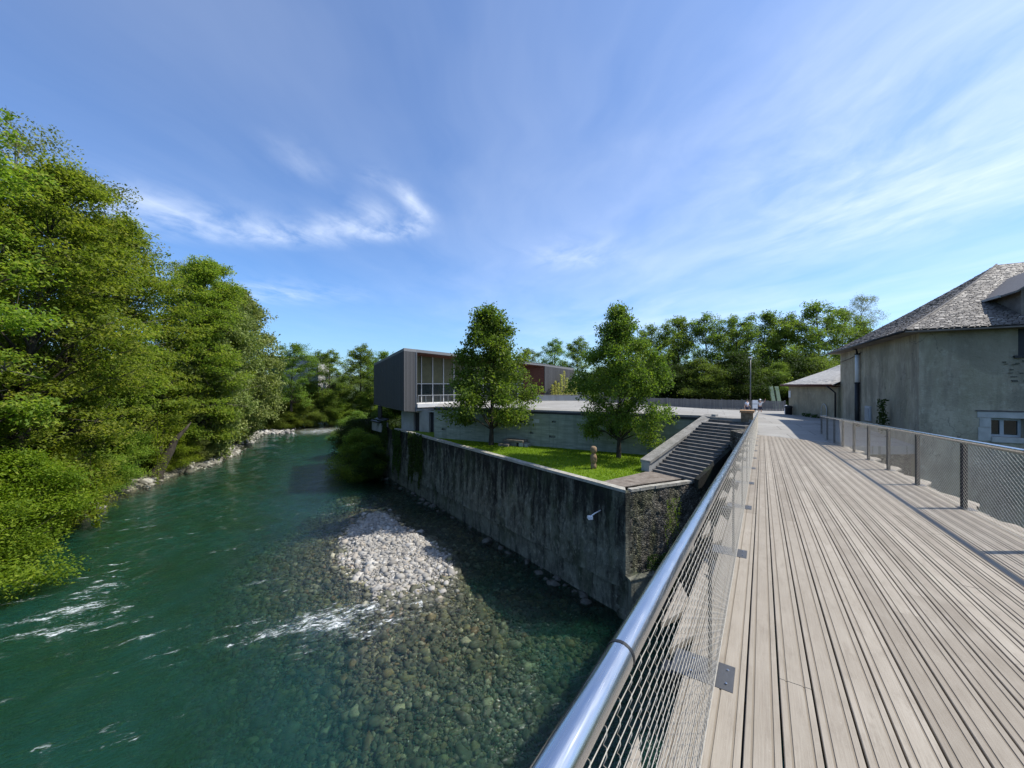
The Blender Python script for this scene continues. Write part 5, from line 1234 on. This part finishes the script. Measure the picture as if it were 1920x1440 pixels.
# understorey
SH = [(-32.6, 22.0, 0, 1.15, 'y', 'yellow-green leafy bush drooping into the river at the lower left edge'), (-37.0, 27.5, 1, 1.15, 'y', 'yellow-green creeper-covered bush behind the drooping river bush'),
      (-41.0, 33.5, 0, .95, 'y', 'bright creeper-hung bush above the bank rocks'), (-46.5, 44.0, 1, 1.0, 'b', 'green bush beneath the layered bank tree'), (-48.6, 54.0, 0, .8, 'y', 'leafy bush growing beside the leaning dark trunk'),
      (-50.0, 60.5, 1, .75, 'p', 'pale bush at the foot of the silvery tree'), (-56, 40, 1, 1.7, 'b', 'dark undergrowth bush deep between the bank trees'), (-58, 54, 0, 1.7, 'b', 'dark undergrowth bush behind the forked bank tree'), (-62, 66, 1, 1.7, 'b', 'undergrowth bush behind the ragged bank tree'),
      (-49, 29, 0, 1.6, 'b', 'undergrowth bush behind the creeper-covered bush'), (-56.5, 73.5, 0, .9, 'b', 'rounded bush at the water below the pale turning tree'), (-52.5, 36.5, 1, 1.7, 'b', 'tall undergrowth bush behind the bank rocks'), (-46, 20, 0, 1.7, 'b', 'undergrowth bush at the left edge behind the river bush'),
      (-52.5, 48, 0, 1.3, 'b', 'shaded bush left of the leaning dark trunk'), (-60, 80, 1, 1.2, 'b', 'bush under the pale turning tree')]
LM = {'y': 'leaf_yellow', 'b': 'leaf_bank', 'p': 'leaf_pale', 'd': 'leaf_dark', 'f': 'leaf_far'}
SHC = {}
def shrub(x, y, p_, s_, k_, lb, grp, z=None, rz=None):
    key = (p_, k_)
    if key not in SHC:
        t_, c_ = shr[p_]; SHC[key] = (t_, c_.copy()); SHC[key][1].materials.clear(); SHC[key][1].materials.append(MT[LM[k_]])
    return place('s', SHC[key], None, MT['bark'], (x, y, (float(terrain(np.array(x), np.array(y)))-.2) if z is None else z), s_, (x*1.7+y) if rz is None else rz, lb, 'bush', grp, 'bank_shrub')
for a in SH: shrub(*a, 'bushes along the left river bank')
# leaning dark trunk at the water
lt = empty('leaning_trunk', 'thick dark bare trunk leaning from the rocks at the waterline', 'tree trunk', (-47.3, 51.0, .1))
q = MB(); q.tube([(-.2, 0, -.5), (-.1, .2, .6), (.35, .6, 1.9), (.9, 1.2, 3.6), (1.0, 1.9, 5.0), (1.7, 2.6, 6.2), (1.9, 3.4, 7.2)], [1.25, .8, .62, .5, .36, .2, .06], 10); q.build('trunk', MT['bark'], lt, True)
q = MB(); q.tube([(.5, .8, 2.2), (-.5, 1.3, 4.0), (-.7, 2.0, 6.2), (-1.5, 2.6, 8)], [.42, .3, .2, .08], 7); q.build('limb', MT['bark'], lt, True)
# bare pale branches sticking out of the left foliage
for i, (x, y, z, lb) in enumerate(((-35.5, 25.2, 11.3, 'bare pale branch poking from the foliage at the left edge'), (-37.2, 28.0, 13.8, 'bare grey branch among the upper left foliage'))):
    bb = empty('bare_branch', lb, 'branch', (x, y, z)); q = MB(); rr = random.Random(i)
    for k in range(7):
        a = rr.uniform(-.6, .9); l = rr.uniform(1.5, 3.6)
        q.tube([(-3.5, 1.5, -.8), (-.5+k*.1, .2, 0), (-.4+l*math.cos(a)*.55, -.2*k*.3, l*math.sin(a)*.3+.1), (l*math.cos(a), -.25*k, l*math.sin(a)*.55)], [.06, .045, .025, .008], 5, cap=False)
    q.build('twigs', MT['bark_pale'], bb)
# hanging vines
def hanging(x, y, z0, z1, seed, lb):
    rg_ = np.random.default_rng(seed); n = 420
    zc_ = rg_.uniform(z0, z1, n); f = (zc_-z0)/(z1-z0)
    C = np.stack([x+rg_.normal(0, .12+.35*f, n), y+rg_.normal(0, .12+.35*f, n), zc_], 1)
    v = leaf_quads(C, .26*rg_.uniform(.6, 1.3, n), rg_, .2); me_ = np_mesh('vine_leaves', v, np.arange(4*n).reshape(-1, 4), {'rnd': rg_.uniform(.3, 1, n)})
    o = empty('hanging_vine', lb, 'vine', (0, 0, 0), 0, 'vines hanging over the river')
    link('leaves', me_, MT['leaf_yellow'], o); q = MB(); q.tube([(x, y, z0), (x+.1, y-.1, (z0+z1)/2), (x, y, z1)], .02, 4); q.build('stem', MT['bark'], o)
hanging(-37.8, 34.5, .6, 6.5, 1, 'thick yellow-green vine hanging over the bank rocks'); hanging(-36.6, 33.9, .1, 4.2, 2, 'leafy vine trailing into the water beside the rocks')
hanging(-43.6, 47.3, .4, 8.5, 3, 'long thin vine hanging left of the leaning dark trunk'); hanging(-45.0, 49.6, 1.6, 9, 4, 'short vine strand hanging against the leaning dark trunk')
hanging(-37.5, 30.8, .9, 6.0, 5, 'vine curtain between the creeper bushes')

# far left bank
GF = 'trees at the far bend of the river'
FT = [(-62, 108, 0, 1.25, 'slender dark tree beside the grey far building'), (-56, 118, 1, 1.15, 'mid green tree in the group beyond the river bend'), (-49, 125, 2, 1.32, 'tall rounded tree in the group beyond the river bend'), (-42, 130, 0, 1.22, 'dark tree just left of the museum hall'), (-35, 135, 1, 1.05, 'light tree whose top shows above the museum roof edge'), (-76, 118, 1, 1.1, 'tree half hiding the grey far building'), (-66, 130, 2, 1.2, 'tree behind the slender dark tree'), (-28, 140, 2, .95, 'tree behind the museum roof'), (-53, 142, 0, 1.2, 'tree behind the rounded tall tree')]
LOC = [(t_, c_) for t_, c_ in locust]
for i, (x, y, p_, s_, lb) in enumerate(FT):
    place('f', LOC[p_], MT['leaf_far'], MT['bark'], (x, y, 5.0), (s_*1.15, s_*1.15, s_), i*1.1, lb, 'tree', GF, 'riverside_tree')
fb_ = [(-73, 105, 1.2), (-69, 104, 1.0), (-66.5, 107, 1.1), (-63.5, 110, 1.1), (-60.5, 113, 1.2), (-57, 117, 1.25), (-54, 121, 1.2), (-50, 124, 1.1), (-46, 126, 1.2), (-42, 124, 1.1), (-38, 122, 1.0), (-70, 112, 1.6), (-64, 117, 1.7), (-58, 124, 1.6)]
for i, (x, y, s_) in enumerate(fb_):
    shrub(x, y, i % 2, s_, 'f' if i % 3 else 'b', 'rounded green bush in the bank of bushes above the far shingle', 'bushes above the far shingle', z=float(np.clip(terrain(np.array(x), np.array(y)), .2, 4))-.2)
fbld = empty('grey_building', 'grey flat-roofed building half hidden by trees on the far left bank', 'building', (-70, 122, 12))
q = MB(); q.box(-7, 8.5, 0, 8, -4, 8.6); q.build('wall', MT['concrete'], fbld)
q = MB(); q.box(-7.5, 9.0, -.6, 8.6, 8.6, 9.5); q.build('roof', MT['steel_dark'], fbld)
q = MB(); q.box(-7.2, 8.7, -.3, 0, 6.6, 7.1); q.build('ledge', MT['pale_grey'], fbld)
for x0 in (-4.5, 0.5, 5): q = MB(); q.box(x0, x0+3, -.08, .0, 3.9, 5.9); w_o = q.build('window', MT['white'], fbld); q = MB(); q.box(x0+.25, x0+2.75, -.12, -.09, 4.6, 5.6); q.build('pane', MT['glass'], w_o)

# trees beyond the plaza
GR = 'trees beyond the plaza fence'
RT = [(11.5, 104, 1, 1.05, 'light tree above the museum wing, left of the nearer lawn tree'), (16, 92, 2, 1.0, 'rounded tree directly left of the larger lawn tree'), (5, 112, 0, .95, 'small tree top above the museum roof between the lawn trees'),
      (26.0, 72, 1, .98, 'feathery tree just right of the larger lawn tree'), (30, 69, 0, 1.08, 'tall feathery tree with thin trunk beyond the fence'), (34.5, 67.5, 2, 1.08, 'broad feathery tree left of the lamp post'), (38.5, 66, 1, 1.02, 'feathery tree behind the lamp post'), (43.0, 66, 0, 1.10, 'feathery tree right of the lamp post'), (47.5, 66.5, 2, 1.06, 'dense feathery tree behind the green sculpture'), (53, 66.5, 0, 1.2, 'tallest spreading tree left of the old house roof'), (58.5, 68, 1, 1.12, 'spreading tree touching the old house roof line'), (66, 74, 2, 1.0, 'tree peeping over the annex roof'), (24, 84, 2, 1.0, 'tree glimpsed behind the larger lawn tree'),
      (33, 78, 1, 1.0, 'back row tree behind the broad feathery tree'), (44, 77, 2, 1.0, 'back row tree behind the lamp post'), (55, 78, 1, 1.0, 'back row tree behind the tallest spreading tree')]
for i, (x, y, p_, s_, lb) in enumerate(RT):
    place('r', LOC[p_], MT['leaf_far'], MT['bark'], (x, y, 8.3), (s_, s_, s_), i*1.7+.3, lb, 'tree', GR, 'locust_tree')
sb = [(16, 74), (20, 71.5), (24, 68), (28, 65), (32, 62.5), (36, 60.5), (40, 59), (44, 59), (48, 60), (52, 61), (56, 63)]
for i, (x, y) in enumerate(sb):
    shrub(x, y, i % 2, 1.0+.12*(i % 3), 'd' if i % 2 else 'f', 'leafy bush in the hedge-like row behind the plaza fence', 'bushes behind the plaza fence', z=8.2)
bt = empty('bare_top_tree', 'small wispy treetop beside the old house roof', 'tree', (70, 78, 8))
bt.scale = (.8, .8, .86)
a = bpy.data.objects.new('trunk', airy[1][0]); COL.objects.link(a); a.parent = bt; a = bpy.data.objects.new('crown', airy[1][1]); COL.objects.link(a); a.parent = bt
hb = empty('white_house', 'pale house glimpsed through the trees beyond the fence', 'house', (42, 104, 8.5))
q = MB(); q.box(-6, 6, 0, 8, 0, 7.5); q.build('wall', MT['white'], hb)
q = MB(); q.hexa([(-6.6, -.6, 7.5), (6.6, -.6, 7.5), (6.6, 8.6, 7.5), (-6.6, 8.6, 7.5), (-3, 3.9, 10.6), (3, 3.9, 10.6), (3, 4.1, 10.6), (-3, 4.1, 10.6)]); q.build('roof', MT['slate'], hb)
for x0 in (-4, -.6, 2.8): q = MB(); q.box(x0, x0+1.2, -.05, 0, 4.6, 6.2); q.build('window', MT['glass'], hb)

# lawn trees
place('t', tulipA, MT['leaf_lawn'], MT['bark'], (-2.0, 36.6, 6.8), (1.24, 1.24, 1.18), .4, 'lawn tree standing before the museum hall beside the stone platform', 'tree', 'trees on the lawn', 'lawn_tree')
place('t', tulipB, MT['leaf_lawn'], MT['bark'], (8.4, 30.3, 6.8), (.84, .84, .97), 1.1, 'larger lawn tree nearer the steps', 'tree', 'trees on the lawn', 'lawn_tree')

# shrubs and ivy on the quay
shrub(-20.8, 53.5, 0, .92, 'b', 'dark willow-like bush growing from the foot of the quay wall', 'bushes at the quay wall', z=-.6)
shrub(-23.5, 58.5, 1, .95, 'd', 'dark bush at the water below the museum hall', 'bushes at the quay wall', z=.2)
shrub(-18.6, 50.6, 1, .55, 'd', 'small dark bush low against the quay wall', 'bushes at the quay wall', z=.4)
shrub(-19.5, 64.0, 1, 1.0, 'f', 'bush on the slope under the museum hall', 'bushes at the quay wall', z=2.)
shrub(-14.5, 66.0, 0, 1.0, 'f', 'bush under the museum hall beside the base wall', 'bushes at the quay wall', z=2.)
shrub(-27.5, 66.5, 0, .9, 'f', 'bush on the bank behind the museum hall', 'bushes at the quay wall', z=1.)
def ivy(o, d, nrm, t0, t1, z0, z1, n, seed, lb, fringe=.8, leafk='leaf_dark', size=.17, grp='ivy on the quay wall', cat='ivy'):
    rg_ = np.random.default_rng(seed); t = rg_.uniform(0, 1, n*2); z = rg_.uniform(0, 1, n*2)
    lowb = .35+.3*np.sin(t*9+seed)+.2*np.sin(t*23); k = z > lowb*fringe*(.6+.4*rg_.uniform(0, 1, n*2)); t, z = t[k][:n], z[k][:n]; n = len(t)
    pr_ = .12+.22*np.abs(np.sin(t*7+z*5))+rg_.uniform(0, .12, n)
    C = np.array(o)[None]+(t0+(t1-t0)*t)[:, None]*np.array(d)[None]+(pr_)[:, None]*np.array(nrm)[None]; C[:, 2] = z0+(z1-z0)*z
    ct = C.mean(0); v = leaf_quads(C, size*rg_.uniform(.6, 1.3, n), rg_, -.1); me_ = np_mesh('ivy', v-ct, np.arange(4*n).reshape(-1, 4), {'rnd': rg_.uniform(0, .8, n)})
    ob_ = link('ivy', me_, MT[leafk]); ob_.location = ct; return tag(ob_, lb, cat, grp)
ivy(C0, QD, qn, 38.2, 46, 1.6, 7.6, 9000, 1, 'wide dark ivy mass on the far end of the quay wall')
ivy(C0, QD, qn, 33.2, 36.0, .8, 6.9, 3600, 2, 'narrow ivy curtain left of the bare pale strip of wall')
ivy(C0, QD, qn, 26.6, 30.6, 1.0, 7.1, 5200, 3, 'bushy ivy spilling over the coping near the lawn end')
ivy(C0, RD, rn_, 2.6, 3.7, 2.6, 6.2, 700, 4, 'thin yellowish moss strip down the rubble return wall', .9, 'leaf_yellow', .07)
ivy(C0, RD, rn_, 1.2, 3.8, .6, 3.2, 1500, 5, 'dark ivy above the concrete block at the wall corner', .9, 'leaf_dark', .13)
ivy(HB, hd, -hn, 2.65, 3.3, 10.2, 12.0, 380, 6, 'dark ivy patch climbing the old house wall', .5, 'leaf_dark', .13, 'ivy on the old house', 'ivy')
ivy(Vector((22.3, 28.3, 0)), Vector((.1, 1, 0)), Vector((-1, 0, 0)), -.8, .9, 9.9, 10.5, 500, 7, 'low plant at the foot of the annex wall', .6, 'leaf_dark', .12, 'plants by the annex', 'plant')
# pale climbing plants on wires in front of the museum wing
rg_ = np.random.default_rng(5)
for i in range(9):
    c_ = J+fd*(.9+i*.62)-fi*.8; h_ = (2.7, 3.4, 3.0, 4.6, 5.3, 4.0, 3.2, 3.8, 3.3)[i]*.82; n = 420
    zc_ = rg_.uniform(0, 1, n)**1.1*h_; C = np.stack([rg_.normal(0, .17, n)*(1.1-.6*zc_/h_), rg_.normal(0, .17, n), zc_], 1)
    v = leaf_quads(C, .19*rg_.uniform(.6, 1.3, n), rg_, 0); me_ = np_mesh('climber_leaves', v, np.arange(4*n).reshape(-1, 4), {'rnd': rg_.uniform(0, 1, n)})
    o = empty('climbing_plant', 'pale yellow-green climber trained up a wire on the museum wing', 'climber', (c_.x, c_.y, 10.4), 0, 'climbers on the museum wing')
    link('leaves', me_, MT['leaf_vine'], o); q = MB(); q.tube([(0, 0, -.2), (0, 0, h_)], .02, 4); q.build('stem', MT['bark_pale'], o)
